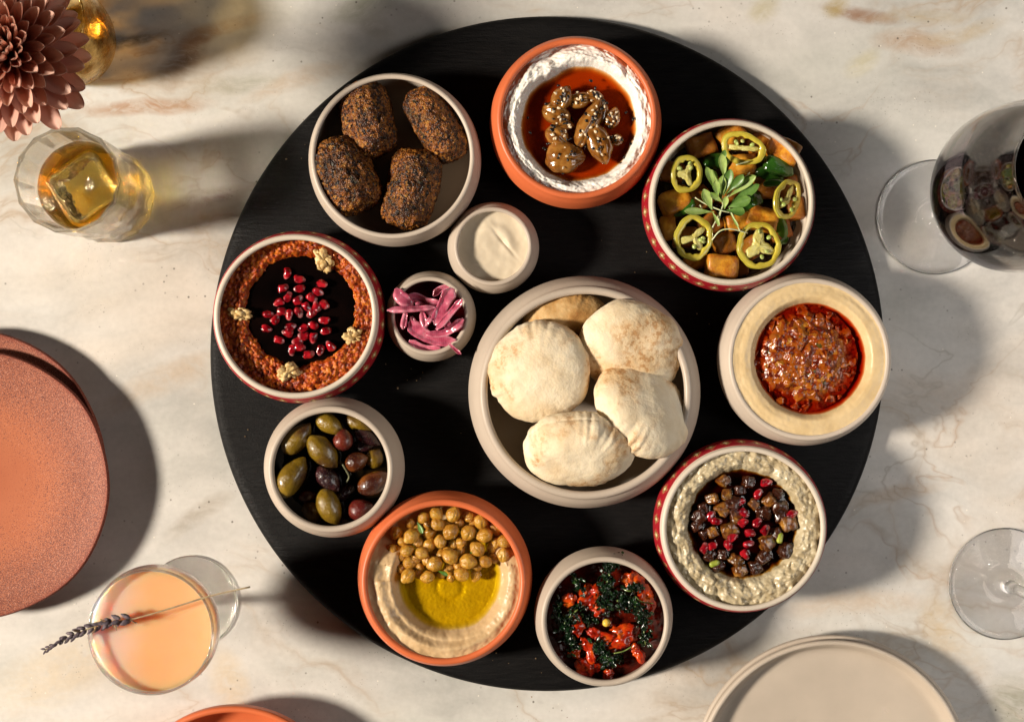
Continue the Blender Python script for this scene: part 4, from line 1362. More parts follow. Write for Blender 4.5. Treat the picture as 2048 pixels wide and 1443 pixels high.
CHM = NT('chickpea_skin')
_v = CHM.coord(True)
_c = CHM.ramp(CHM.noise(_v, 1.6, 4, 0.6), [(0.3, (0.40, 0.150, 0.012)), (0.5, (0.60, 0.275, 0.026)), (0.72, (0.70, 0.40, 0.065))])
_hb = CHM.ramp(CHM.noise(_v, 3.1, 2), [(0.66, 0.0), (0.70, 0.75)])
_c = CHM.mix(_hb, _c, (0.06, 0.055, 0.012))
_oi = CHM.n('ShaderNodeObjectInfo')
_c = CHM.mix(CHM.ramp(_oi.outputs['Random'], [(0.35, 0.0), (1.0, 0.55)]), _c, (0.30, 0.105, 0.010))
CHM.bsdf(_c, 0.17, 0.5, coat=0.4, coat_r=0.07, sss=0.3, sss_r=(1, .6, .2), sss_s=0.35, normal=CHM.bump(CHM.noise(_v, 6, 4), 0.25, 0.06))
CHM = CHM.mat
CK = [chick_mesh(i) for i in range(6)]
for q in CK:
    q.materials.append(CHM)
bumps = []
special = {0: 'large chickpea at the rim nearest the pita bowl', 1: 'chickpea under the rim stacked behind a paler one', 4: 'chickpea by the rim with green herb at its lower side', 5: 'pale chickpea just above the beaked one', 9: 'oval chickpea beside the big beaked one, toward the tomato bowl', 10: 'bright orange chickpea between the oval one and the rim',
           12: 'large chickpea below the bright green herb leaf', 14: 'narrow upright chickpea with a pointed tip', 17: 'orange chickpea with a dark speck on the olive bowl side', 19: 'brownish chickpea below the split one', 23: 'large chickpea in the heap centre with a dark underside', 24: 'large rough chickpea below the broken one', 25: 'round orange chickpea at the lower edge toward the tomato bowl', 26: 'large chickpea with green herb flecks near the oil', 28: 'shaded chickpea at the lowest corner by the hummus',
           8: 'round chickpea with a pointed beak, biggest near the bowl middle', 20: 'broken chickpea with its skin torn open', 18: 'split chickpea with a ridged half skin', 15: 'chickpea with a dark speck touching the terracotta rim', 22: 'chickpea half sunk in the hummus beside the rim', 29: 'chickpea at the edge of the green olive oil with a peeling skin', 30: 'orange chickpea overhanging the olive oil'}
for i, (x, y, r) in enumerate(cp):
    px, py = zoom(x, y)
    small = r < 92
    z = B_chi.z0 + (0.0310 if small else 0.0350) + 0.0008 * random.random()
    rr = L(r / 7.314, z) * (1.08 if small else 0.98)
    p = P(px, py, z)
    obj('chickpea', CK[i % 6], CHM, None, p, (random.uniform(-.6, .6), random.uniform(-.5, .5), random.random() * 6.3), rr, cat='chickpea', group='chickpeas on the hummus',
        label=special.get(i) or ('small golden chickpea sunk low between the others' if small else 'golden oily chickpea in the heap on the hummus'))
    bumps.append((p[0], p[1], rr * 0.9, 0.0007))
# the lower chickpeas that fill the heap
pool('olive_oil', B_chi, OOIL, wc[0], wc[1], L(116, 0.05), 0.0312, 'green yellow olive oil pooled on the hummus below the chickpeas', 'oil', bumps, lo=0.0150)
HERB = simple('chopped_herb', [(0.3, (0.02, 0.06, 0.008)), (0.7, (0.10, 0.22, 0.02))], 200, rough=0.3)
for i, (x, y, an, ln, lab) in enumerate(((585, 375, -62, 26, 'bright green herb leaf lying between chickpeas near the rim'), (890, 1090, -20, 22, 'dark green herb scrap at the border of chickpeas and oil'), (1350, 830, 20, 14, 'tiny green herb scrap stuck on a chickpea in the heap'))):
    V, ps = leaf_mesh(L(ln, 0.05), L(ln * 0.42, 0.05), 0.1, 0.3, i)
    obj('herb_leaf', mesh('herb_leaf', V, ps), HERB if i else LEAFD, None, P(*zoom(x - 40, y - 60), B_chi.z0 + 0.0375), orient(an * D2R, 0.1, 0.2), label=lab, cat='herb')

# ------------------------------------------------------------------ olives
def olive_mat(name, a, b, c, blot):
    m = NT(name)
    v = m.coord(True)
    col = m.ramp(m.noise(v, 70, 4, 0.55), [(0.28, a), (0.5, b), (0.75, c)])
    bl = m.ramp(m.noise(v, 42, 3), [(0.50, 0.0), (0.62, 0.85)])
    col = m.mix(bl, col, blot)
    sp = m.ramp(m.vor(v, 900), [(0.10, 1.0), (0.22, 0.0)])
    col = m.mix(m.math('MULTIPLY', sp, 0.25), col, (0.5, 0.36, 0.10))
    m.bsdf(col, 0.20, 0.5, coat=0.55, coat_r=0.09, normal=m.bump(m.noise(v, 620, 4, 0.65), 0.8, 0.0007), sss=0.1, sss_r=(1, .7, .2), sss_s=0.002)
    return m.mat


OG = olive_mat('green_olive', (0.085, 0.048, 0.005), (0.165, 0.098, 0.008), (0.25, 0.155, 0.016), (0.055, 0.020, 0.010))
OB = olive_mat('brown_olive', (0.06, 0.013, 0.005), (0.14, 0.034, 0.006), (0.21, 0.07, 0.012), (0.03, 0.006, 0.005))
OR = olive_mat('red_olive', (0.045, 0.005, 0.005), (0.095, 0.010, 0.008), (0.15, 0.024, 0.012), (0.018, 0.004, 0.005))
OP = olive_mat('purple_olive', (0.014, 0.004, 0.006), (0.035, 0.008, 0.012), (0.06, 0.016, 0.016), (0.01, 0.004, 0.005))


def olive_mesh(a, b, seed, wrinkle=0.0):
    V, F = ico(5)
    x = V[:, 0].copy()
    V = V * np.array([a, b, b * 0.95])
    tap = 1 - 0.13 * x - 0.14 * x ** 4
    V[:, 1] *= tap
    V[:, 2] *= tap
    V[:, 0] += a * 0.07 * np.exp(-(1 - x) / 0.05)
    V *= (1 + 0.06 * fbm(V / 0.012 + seed * 2.7, 2) + wrinkle * fbm(V / 0.0035 + seed, 3))[:, None]
    return mesh('olive', V, F)


zoom = zoomer(510, 780, 4.655)
olv = [(390, 452, 375, 225, 50, OG, .034, 'green olive leaning on the rim nearest the muhammara bowl'), (690, 312, 290, 205, -32, OG, .032, 'green olive with a bubbly shine touching the small red olive'), (632, 572, 385, 250, -48, OG, .0365, 'smooth tan green olive lying uppermost near the bowl middle'),
       (820, 465, 205, 200, 85, OR, .036, 'small shiny round red olive high in the bowl'), (965, 312, 280, 165, -24, OG, .028, 'dull green olive in shade under the rim'), (1040, 440, 270, 140, -28, OP, .029, 'wrinkled purple olive beside the shaded green one'),
       (945, 665, 230, 200, 20, OB, .033, 'squat reddish brown olive beside the dark green olive'), (1110, 635, 190, 190, 60, OG, .028, 'dark green olive tucked at the rim beside a squat brown olive'), (338, 812, 430, 265, 56, OG, .0365, 'longest green olive resting on the rim'),
       (680, 825, 300, 200, -48, OP, .033, 'dark purple olive with white glints in the centre'), (1108, 862, 345, 225, 27, OB, .0355, 'long brown olive pointing at the rim'), (692, 1085, 370, 250, -68, OG, .0355, 'bright green olive standing near the chickpea bowl'),
       (985, 1110, 245, 215, 20, OR, .034, 'dark red olive with a crackled highlight by the terracotta bowl'), (490, 985, 170, 140, 10, OR, .026, 'dark red olive sunk in the brine'), (535, 1135, 230, 180, -50, OG, .027, 'small green olive half hidden in the brine'), (835, 1245, 180, 110, -10, OG, .026, 'sliver of green olive at the lowest rim'),
       (830, 950, 230, 160, 30, OP, .026, 'black olive hidden deep between brown and green olives'), (1010, 520, 200, 150, 0, OP, .025, 'black olive deep below the wrinkled purple one')]
bumps = []
for i, (x, y, ln, wd, an, mt, z, lab) in enumerate(olv):
    zz = B_oli.z0 + z
    a_, b_ = L(ln / 2 / 4.655, zz) * 0.96, L(wd / 2 / 4.655, zz) * 0.93
    p = P(*zoom(x, y), zz)
    me = olive_mesh(a_, b_, i, 0.06 if mt is OP else 0.022)
    me.materials.append(mt)
    obj('olive', me, mt, None, p, orient(an * D2R, 0.10 * math.sin(i * 2.3), i * 1.3), label=lab, cat='olive', group='olives in the beige bowl')
BRINE = NT('olive_brine')
_v = BRINE.coord()
BRINE.bsdf(BRINE.ramp(BRINE.noise(_v, 40, 2), [(0.3, (0.003, 0.002, 0.001)), (0.7, (0.010, 0.006, 0.002))]), 0.05, 0.5, normal=BRINE.bump(BRINE.noise(_v, 150, 2), 0.06, 0.001))
BRINE = BRINE.mat
pool('olive_brine', B_oli, BRINE, B_oli.x, B_oli.y, B_oli.rin(B_oli.z0 + 0.0265) + 0.0003, 0.0265, 'dark oily brine around the olives', 'brine', [], lo=0.012)
RSM = simple('herb_sprig', [(0.3, (0.05, 0.06, 0.03)), (0.7, (0.22, 0.22, 0.12))], 200, rough=0.3)
sp = [P(*zoom(x, y), B_oli.z0 + 0.036 - k * 0.0015) for k, (x, y) in enumerate(((815, 690), (850, 750), (875, 805), (850, 860)))]
V, ps = tube(spline(sp, 6), 0.00055, None, 7)
obj('herb_stalk', mesh('herb_stalk', V, ps), RSM, label='thin pale herb stalk between the olives', cat='herb')

# ------------------------------------------------------------------ pickled onion
ONI = NT('pickled_onion')
_v = ONI.coord(True)
_st = ONI.n('ShaderNodeTexWave')
_st.inputs['Scale'].default_value = 260
_st.inputs['Distortion'].default_value = 3
ONI.l(_v, _st.inputs['Vector'])
_c = ONI.ramp(ONI.noise(_v, 120, 4), [(0.28, (0.27, 0.022, 0.060)), (0.5, (0.47, 0.085, 0.145)), (0.74, (0.64, 0.23, 0.29))])
_pt = ONI.n('ShaderNodeNewGeometry')
_c = ONI.mix(ONI.ramp(_pt.outputs['Pointiness'], [(0.52, 0.0), (0.62, 0.7)]), _c, (0.74, 0.42, 0.48))
_c = ONI.mix(ONI.math('MULTIPLY', _st.outputs['Fac'], 0.10), _c, (0.68, 0.30, 0.42))
ONI.bsdf(_c, 0.20, 0.5, coat=0.45, coat_r=0.08, sss=0.5, sss_r=(1, .3, .45), sss_s=0.003, normal=ONI.bump(ONI.noise(_v, 420, 3), 0.25, 0.0006))
ONI = ONI.mat
zoom = zoomer(750, 390, 4.123)
oz = B_oni.z0
strips = [([(330, 850), (400, 900), (460, 960), (520, 1010)], 90, .026, 'pink onion strip lying low across the bowl'), ([(250, 880), (330, 840), (440, 880), (560, 900)], 80, .029, 'broad onion strip under the straight horizontal one'),
          ([(480, 830), (530, 780), (600, 760), (660, 800)], 60, .030, 'curled onion strip at the rim nearest the falafel'), ([(560, 1000), (620, 1090), (700, 1080), (740, 1020)], 80, .028, 'onion strip curving along the wall near the pita bowl'), ([(300, 1000), (330, 1090), (420, 1180), (520, 1200)], 90, .027, 'onion strip in the shaded lower layer'),
          ([(170, 770), (200, 830), (260, 880), (310, 930)], 105, .0365, 'glassy onion piece sticking out over the rim'), ([(100, 948), (220, 942), (360, 935), (500, 925)], 58, .0385, 'straight onion strip reaching furthest out over the rim'),
          ([(285, 1040), (360, 1120), (500, 1190), (670, 1205)], 115, .0335, 'widest onion strip crossing the lower part of the bowl'), ([(280, 1200), (360, 1240), (440, 1265), (540, 1262)], 62, .031, 'short onion strip against the lower wall'), ([(610, 1225), (660, 1270), (708, 1310)], 30, .0365, 'thin onion tip hanging over the rim toward the pita bowl'),
          ([(255, 960), (240, 1030), (230, 1105)], 55, .036, 'short onion tip pointing down beside the rim'), ([(385, 960), (400, 1030), (418, 1105)], 62, .035, 'short onion strip hanging from the middle'), ([(400, 1090), (450, 1030), (480, 1000)], 45, .0355, 'pale split onion end near the centre'),
          ([(730, 1020), (650, 1090), (560, 1140), (420, 1145)], 72, .0355, 'curved onion strip sweeping to the lower rim'), ([(640, 765), (590, 860), (545, 960), (505, 1075)], 125, .0375, 'broad upright onion strip in the middle of the heap'), ([(720, 860), (660, 930), (590, 1010), (505, 1110)], 66, .0395, 'slender onion strip lying uppermost along the broad one')]
for i, (pts, w, z, lab) in enumerate(strips):
    w3 = [P(*zoom(x, y), oz + z + 0.0012 * math.sin(k * 1.9 + i)) for k, (x, y) in enumerate(pts)]
    sp = spline(np.array(w3), 10)
    t = np.linspace(0, 1, len(sp))
    prof = np.clip(np.minimum(t / 0.16, (1 - t) / 0.16), 0.18, 1) ** 0.6
    hw = 0.9 * L(w / 2 / 4.123, oz + z) * prof * (1 + 0.12 * np.sin(t * 6 + i))
    upv = np.stack([0.35 * np.sin(t * 2 + i), 0.35 * np.cos(t * 2.3 + i * 2), np.ones_like(t)], 1)
    V, ps = tube(sp, hw * 1.08, 0.00075 * prof ** 0.5, 16, up=upv)
    sq = np.tile(np.linspace(0, 2 * PI, 16, endpoint=False), len(sp))
    V[:len(sq), 2] += 0.0011 * np.sin(2 * sq + 0.5) * np.sign(math.sin(i * 7.3)) * np.repeat(prof, 16)
    c = np.mean(w3, 0)
    Vl = V - c
    Vl[:, 2] += 0.0010 * perlin(Vl / 0.004 + i * 3)
    obj('onion_strip', mesh('onion_strip', Vl, ps), ONI, None, c, label=lab, cat='onion strip', group='pickled onion strips')
OJ = liquid_mat('onion_juice', (60, 600, 380), 1.35, 0.03)
pool('onion_juice', B_oni, OJ, B_oni.x, B_oni.y, B_oni.rin(oz + 0.0215) + 0.0002, 0.0215, 'dark pink pickling juice below the onion strips', 'juice', [], lo=0.007)

# ------------------------------------------------------------------ tahini
TAH = paste_mat('tahini', [(0.3, (0.58, 0.49, 0.36)), (0.7, (0.66, 0.57, 0.43))], 50, 0.33, (300, 0.08, 0.0004), fine=(1100, 0.12, (0.35, 0.28, 0.18), 0.3))


def tah_z(x, y, r, th, rho):
    sw = 0.0016 * gauss(r - 0.010 - 0.0035 * (th / PI), 0.0035) * sstep(-0.4, 0.5, np.sin(th + 0.3)) * sstep(3.0, 1.6, th)
    cut = -0.0016 * gauss((x - 0.006) * 0.75 + (y - 0.004) * 0.65, 0.0012) * gauss(x - 0.007, 0.006)
    return 0.0260 + 0.0018 * rho ** 6 + sw + cut + 0.0004 * fbm(xyz(x, y) * 120, 2)


dip('tahini', B_tah, TAH, tah_z, 'pale beige tahini sauce with a small swirl', 'tahini', 0.0270, 70, 200, 0.007)

# ------------------------------------------------------------------ tomato stew
STEW = paste_mat('stew_liquid', [(0.3, (0.030, 0.002, 0.001)), (0.7, (0.09, 0.006, 0.002))], 90, 0.16, (160, 0.4, 0.0012), coat=0.0)
dip('stew_sauce', B_tom, STEW, lambda x, y, r, th, rho: 0.0290 + 0.0014 * fbm(xyz(x, y) * 110, 3), 'dark red tomato stew sauce', 'sauce', 0.029, 70, 200, 0.010)
TOMM = NT('cooked_tomato')
_v = TOMM.coord(True)
_c = TOMM.ramp(TOMM.noise(_v, 130, 4, 0.6), [(0.30, (0.16, 0.004, 0.001)), (0.48, (0.38, 0.018, 0.003)), (0.62, (0.56, 0.07, 0.006)), (0.80, (0.68, 0.20, 0.02))])
TOMM.bsdf(_c, 0.15, 0.5, coat=0.5, coat_r=0.06, sss=0.3, sss_r=(1, .25, .1), sss_s=0.003, normal=TOMM.bump(TOMM.noise(_v, 260, 4), 0.6, 0.0010))
TOMM = TOMM.mat
zoom = zoomer(1060, 1080, 4.655)
toms = [(570, 500, 120, 100, 60, 'orange red tomato chunk between herb sprigs, fleshy and bright'), (615, 632, 90, 60, -40, 'small red tomato lobe below the fleshy bright chunk'), (375, 545, 75, 50, 40, 'small tomato piece near the olive side rim'), (940, 365, 100, 80, 20, 'smooth red tomato slice by the far rim'), (1085, 540, 140, 80, -70, 'long red tomato strip at the eggplant side'),
        (640, 880, 140, 65, -22, 'long orange tomato strip across the middle'), (860, 890, 170, 95, 18, 'largest lumpy tomato chunk below the yellow kernel'), (1000, 1030, 80, 45, -65, 'small tomato strip hanging from the largest chunk'), (545, 1010, 120, 45, -72, 'narrow orange tomato strip standing upright'), (560, 1160, 130, 90, 10, 'broad red tomato chunk at the bottom rim'), (740, 1245, 60, 50, 0, 'tomato bit at the lowest rim'), (430, 780, 110, 45, -70, 'dark red tomato strip between herb clumps'), (410, 1040, 50, 40, 0, 'tiny red tomato bit by the lower herb clump')]
for i, (x, y, a_, b_, an, lab) in enumerate(toms):
    V, F = ico(5)
    z = B_tom.z0 + 0.0325 + 0.0015 * (i % 3)
    V = superq(V, 2.4) * np.array([L(a_ / 4.655, z), L(b_ / 4.655, z), L(min(a_, b_) * 0.6 / 4.655, z)])
    n = V / np.linalg.norm(V, axis=1)[:, None]
    V = V + n * (0.0030 * fbm(V / 0.0065 + i * 3.1, 4))[:, None]
    obj('tomato_chunk', mesh('tomato_chunk', V, F), TOMM, None, P(*zoom(x, y), z), (0.2 * math.sin(i), 0.2 * math.cos(i * 2), an * D2R), label=lab, cat='tomato', group='tomato chunks in the stew')
V, F = ico(3)
obj('yellow_kernel', mesh('yellow_kernel', V * 0.0026 * (1 + .1 * perlin(V * 2))[:, None], F), simple('kernel', [(0.3, (0.6, 0.36, 0.03)), (0.7, (0.72, 0.52, 0.10))], 300, rough=0.2, coat=0.4), None, P(*zoom(710, 765), B_tom.z0 + 0.0345), label='small yellow kernel in the centre of the stew', cat='kernel')
FRH = NT('fried_herb')
_v = FRH.coord(True)
_c = FRH.ramp(FRH.noise(_v, 300, 3), [(0.3, (0.002, 0.007, 0.003)), (0.6, (0.006, 0.024, 0.006)), (0.8, (0.04, 0.10, 0.016))])
FRH.bsdf(_c, 0.16, 0.6, coat=0.5, coat_r=0.08, normal=FRH.bump(FRH.noise(_v, 700, 3), 0.6, 0.0006))
FRH = FRH.mat
HST = simple('fried_herb_stem', [(0.3, (0.06, 0.10, 0.02)), (0.7, (0.22, 0.28, 0.08))], 200, rough=0.2, coat=0.4)


def herb_sprig(path_zoom, spread, n, z, seed, label, w=0.0005):
    rs = np.random.RandomState(seed)
    w3 = np.array([P(*zoom(x, y), B_tom.z0 + z + 0.0016 * math.sin(k * 2.1 + seed)) for k, (x, y) in enumerate(path_zoom)])
    sp = spline(w3, 8)
    c = w3.mean(0)
    root = thing('herb_sprig', c, label, 'herb', 'fried herb sprigs')
    V, ps = tube(sp - c, np.linspace(w * 1.2, w * 0.6, len(sp)), None, 7)
    obj('stem', mesh('stem', V, ps), HST, root)
    ch = []
    for k in range(int(n * 0.62)):
        p = sp[rs.randint(len(sp))] + rs.normal(0, 1, 3) * np.array([1, 1, 0.42]) * L(spread / 4.655, 0.06) * 0.52
        ln, wd = rs.uniform(0.0022, 0.0044), rs.uniform(0.0016, 0.0032)
        V, q = leaf_mesh(ln, wd, rs.uniform(-.5, .7), rs.uniform(-.4, .9), k, 5, 4, 0.2, 0.00012)
        R = np.array(orient(rs.rand() * 6.28, rs.normal() * 0.6, rs.normal() * 0.8).to_3x3())
        ch.append((V @ R.T + p - c, q))
    V, ps = join(ch)
    obj('leaves', mesh('leaves', V, ps), FRH, root, kind='stuff')


herb_sprig([(740, 330), (730, 270), (760, 215), (800, 165)], 62, 150, .0375, 1, 'fried herb sprig standing up over the rim toward the pita bowl')
herb_sprig([(720, 380), (700, 480), (690, 580), (760, 640)], 62, 190, .0385, 2, 'dark fried herb sprig right in the bowl centre')
herb_sprig([(810, 560), (890, 570), (960, 600), (1060, 690)], 66, 220, .0395, 3, 'biggest fried herb clump stretching from the centre to the eggplant side')
herb_sprig([(1040, 690), (1070, 760), (1060, 860), (1075, 970)], 50, 150, .0375, 4, 'fried herb sprig trailing down along the eggplant side wall')
herb_sprig([(380, 310), (430, 370), (460, 430), (480, 460)], 34, 70, .0375, 5, 'thin fried herb sprig nearest the upper olive side rim')
herb_sprig([(500, 600), (410, 670), (330, 740), (250, 690), (270, 580)], 48, 150, .0375, 6, 'curled fried herb sprig with pale looping stem')
herb_sprig([(320, 760), (350, 850), (370, 930), (400, 1000)], 64, 190, .0375, 7, 'fried herb clump along the olive side wall')
herb_sprig([(600, 950), (660, 1010), (710, 1090), (730, 1160)], 52, 150, .0380, 8, 'fried herb sprig lying beneath the long orange strip')
herb_sprig([(470, 740), (540, 730), (610, 740)], 46, 110, .0350, 9, 'dark fried herb tuft left of the yellow kernel')
herb_sprig([(840, 1090), (800, 1120), (760, 1140)], 50, 80, .0340, 10, 'shaded fried herb tuft near the lower rim')
herb_sprig([(860, 450), (930, 470), (1000, 440), (1040, 430)], 30, 60, .0385, 11, 'small fried herb sprig beside the smooth tomato slice')
for i, pts in enumerate([[(980, 520), (1040, 570), (1150, 585)], [(780, 1050), (870, 1030), (950, 985)]]):
    w3 = np.array([P(*zoom(x, y), B_tom.z0 + 0.0385) for x, y in pts])
    V, ps = tube(spline(w3, 8), 0.0004, None, 7)
    obj('herb_stalk', mesh('herb_stalk', V, ps), HST, label=('thin herb stalk over the long tomato strip' if i == 0 else 'thin herb stalk below the largest tomato chunk'), cat='herb')

# ------------------------------------------------------------------ pitas
PITA = NT('pita_crust')
_v = PITA.coord(True)
_c = PITA.ramp(PITA.noise(_v, 38, 5, 0.6), [(0.3, (0.62, 0.48, 0.30)), (0.5, (0.74, 0.625, 0.44)), (0.7, (0.80, 0.71, 0.54))])
_tm = PITA.ramp(PITA.noise(_v, 26, 3), [(0.50, 0.0), (0.62, 1.0)])
_ts = PITA.ramp(PITA.noise(_v, 260, 4, 0.7), [(0.48, 0.0), (0.58, 1.0)])
_c = PITA.mix(PITA.math('MULTIPLY', _tm, 0.45), _c, (0.60, 0.34, 0.11))
_c = PITA.mix(PITA.math('MULTIPLY', PITA.math('MULTIPLY', _tm, _ts), 0.68), _c, (0.38, 0.16, 0.035))
_n = PITA.bump(PITA.noise(_v, 700, 5, 0.65), 0.6, 0.0007)
_n = PITA.bump(PITA.noise(_v, 170, 3, 0.6), 0.2, 0.0010, _n)
PITA.bsdf(_c, 0.62, 0.25, normal=_n, sss=0.15, sss_r=(1, .75, .45), sss_s=0.004)
PITA = PITA.mat
PITB = NT('browned_pita_crust')
_v = PITB.coord(True)
_c = PITB.ramp(PITB.noise(_v, 60, 5, 0.65), [(0.3, (0.26, 0.10, 0.02)), (0.48, (0.45, 0.25, 0.085)), (0.68, (0.58, 0.40, 0.19))])
PITB.bsdf(_c, 0.6, 0.25, normal=PITB.bump(PITB.noise(_v, 520, 4, 0.6), 0.45, 0.0008), sss=0.1, sss_s=0.003)
PITB = PITB.mat


def pita(px, py, z, a, b, c, rot, seed, label, mat=PITA, wr=1.0, lobes=()):
    V, F = ico(6)
    n = V.copy()
    c = c * 1.14
    phi = np.arctan2(n[:, 1], n[:, 0])
    e = 2.25
    rr = np.hypot(n[:, 0], n[:, 1])
    k = 1 / ((rr ** e + np.abs(n[:, 2]) ** e) ** (1 / e))
    V = n * k[:, None]
    rho = np.hypot(V[:, 0], V[:, 1])
    out = 1 + 0.035 * perlin(xyz(np.cos(phi) * 1.2, np.sin(phi) * 1.2, seed * 4.1)) + 0.020 * perlin(xyz(np.cos(phi) * 3.5, np.sin(phi) * 3.5, seed))
    V[:, :2] *= out[:, None]
    V = V * np.array([a, b, c])
    edge = sstep(0.45, 0.98, rho)
    # gathered pleats running in from the seam, stronger on some stretches of the edge
    gate = sstep(-0.15, 0.45, perlin(xyz(np.cos(phi) * 1.3, np.sin(phi) * 1.3, seed * 7.7)))
    ple = perlin(xyz(np.cos(phi) * 9, np.sin(phi) * 9, seed * 2 + rho * 0.9))
    d = wr * 0.0013 * ple * edge * gate + 0.0013 * fbm(V / 0.022 + seed * 5, 2) + 0.00022 * fbm(V / 0.003 + seed, 3)
    d -= 0.0006 * gauss(n[:, 2], 0.05) * (0.6 + 0.4 * ple)
    V = V + n * d[:, None]
    for (u, v, s, amp) in lobes:
        V[:, 2] += amp * gauss(np.hypot(V[:, 0] - u, V[:, 1] - v), s) * (n[:, 2] > 0)
    obj('pita', mesh('pita', V, F), mat, None, P(px, py, z), rot, label=label, cat='pita', group='pitas in the bowl')


zp = B_pit.z0
pita(1128, 645, zp + 0.031, 0.0285, 0.0190, 0.0095, Euler((0.35, 0.0, 0.22)), 5, 'browned pita half hidden at the back of the bowl', PITB)
pita(1261, 698, zp + 0.0405, 0.0345, 0.0310, 0.0125, Euler((0.28, 0.30, -0.62)), 2, 'pita with a crimped edge leaning toward the pepper bowl', wr=1.2)
pita(1079, 742, zp + 0.044, 0.0325, 0.0315, 0.0150, Euler((0.10, -0.12, 0.4)), 1, 'round puffed pita with a toasted patch nearest the onion bowl', wr=0.9)
pita(1284, 818, zp + 0.0445, 0.0345, 0.0290, 0.0135, Euler((-0.66, 0.0, -0.86)), 7, 'pita with wrinkled bright ridge on the eggplant bowl side', wr=1.5)
pita(1158, 899, zp + 0.0485, 0.0342, 0.0285, 0.0150, Euler((0.80, 0.02, -0.04)), 4, 'whitest pita with pleated middle nearest the chickpea bowl', wr=1.6)

# ================================================================== AROUND THE BOARD
# ------------------------------------------------------------------ speckled orange plates
def plate_mat():
    m = NT('speckled_orange_glaze')
    v = m.coord()
    x, y, z = m.sep(v)[:3]
    r = m.math('SQRT', m.math('ADD', m.math('MULTIPLY', x, x), m.math('MULTIPLY', y, y)))
    rn = m.math('DIVIDE', r, 0.0875)
    base = m.ramp(rn, [(0.0, (0.33, 0.085, 0.032)), (0.5, (0.38, 0.110, 0.043)), (1.0, (0.29, 0.105, 0.066))])
    base = m.mix(0.25, base, m.ramp(m.noise(v, 30, 4), [(0.3, (0.36, 0.085, 0.028)), (0.7, (0.48, 0.15, 0.06))]))
    den = m.ramp(m.math('MULTIPLY_ADD', m.noise(v, 28, 3), 0.16, m.math('SUBTRACT', rn, 0.08)), [(0.22, 0.0), (0.45, 0.40), (0.75, 0.9), (1.0, 1.0)])
    sp = m.noise(v, 1700, 2, 0.5)
    th = m.math('MULTIPLY_ADD', den, 0.19, 0.345)
    spot = m.math('MULTIPLY', m.math('SUBTRACT', th, sp), 16.0, clamp=True)
    col = m.mix(m.math('MULTIPLY', spot, 0.85), base, (0.085, 0.020, 0.018))
    rim = m.ramp(rn, [(0.955, 0.0), (1.0, 0.75)])
    col = m.mix(rim, col, (0.16, 0.026, 0.014))
    hi = m.ramp(m.noise(v, 1500, 2), [(0.60, 0.0), (0.68, 1.0)])
    col = m.mix(m.math('MULTIPLY', m.math('MULTIPLY', hi, den), 0.5), col, (0.72, 0.42, 0.32))
    nrm = m.bump(sp, 0.25, 0.0004)
    m.bsdf(col, 0.62, 0.3, normal=nrm)
    return m.mat


PLM = plate_mat()


def flat_plate(px, py, zrim, zbase, R_px, label, seed, group):
    c = P(px, py, zrim)
    R = L(R_px, zrim)
    h = zrim - zbase
    prof = spline([(R * 0.50, 0.0), (R * 0.62, 0.0025), (R * 0.86, h * 0.60), (R * 0.992, h - 0.003), (R, h - 0.0012), (R * 0.992, h), (R * 0.97, h - 0.0010), (R * 0.86, h - 0.0048), (R * 0.68, h - 0.0075), (R * 0.45, 0.0060), (R * 0.2, 0.0052)], 6)
    prof = np.concatenate([[(0, 0.0)], prof, [(0, 0.0055)]])

    def rf(th, r, z):
        return r * (1 + 0.006 * np.sin(th * 2 + seed) + 0.004 * np.sin(th * 5 + seed * 2) + 0.003 * np.sin(th * 9 + seed)), z + 0.0006 * np.sin(th * 3 + seed) * (r / R)
    obj('plate', mesh('plate', *lathe(prof, 160, rf)), PLM, None, (c[0], c[1], zbase), label=label, cat='plate', group=group)


flat_plate(-64, 930, 0.016, 0.0, 270, 'speckled dark orange plate underneath, only its upper edge showing', 1.0, 'speckled orange plates')
flat_plate(-54, 969, 0.0225, 0.0068, 270, 'speckled orange plate stacked on top of its twin', 2.2, 'speckled orange plates')

# ------------------------------------------------------------------ stacked beige coupe plates
def coupe_plate(px, py, zrim, zbase, R_px, mat, label, name='plate', cat='plate', group=None, t=0.0034):
    c = P(px, py, zrim)
    R = L(R_px, zrim)
    h = zrim - zbase
    out = spline([(R * 0.62, 0), (R * 0.72, 0.0016), (R * 0.92, h * 0.35), (R * 0.992, h * 0.7), (R, h - t / 2)], 7)
    a = np.linspace(0, PI, 9)[1:]
    rim = np.stack([R - t / 2 + t / 2 * np.cos(a), h - t / 2 + t / 2 * np.sin(a)], 1)
    inn = spline([(R - t, h - t / 2), (R * 0.985 - t, h * 0.75), (R * 0.90, h * 0.42), (R * 0.74, 0.0062), (R * 0.4, 0.0048)], 7)[1:]
    prof = np.concatenate([[(0, 0)], out, rim, inn, [(0, 0.0045)]])
    return obj(name, mesh(name, *lathe(prof, 160)), mat, None, (c[0], c[1], zbase), label=label, cat=cat, group=group)


coupe_plate(1664, 1547, 0.0165, 0.0, 277, PLATEC, 'lower of two stacked beige plates, showing only a thin edge', group='stacked beige plates')
coupe_plate(1666, 1552, 0.0225, 0.0060, 272, PLATEC, 'upper of two stacked plain beige plates with raised rim', group='stacked beige plates')
coupe_plate(466, 1640, 0.030, 0.0, 228, TERRA, 'empty terracotta bowl cut off by the picture edge near the pink drink', name='bowl', cat='bowl', t=0.0042)

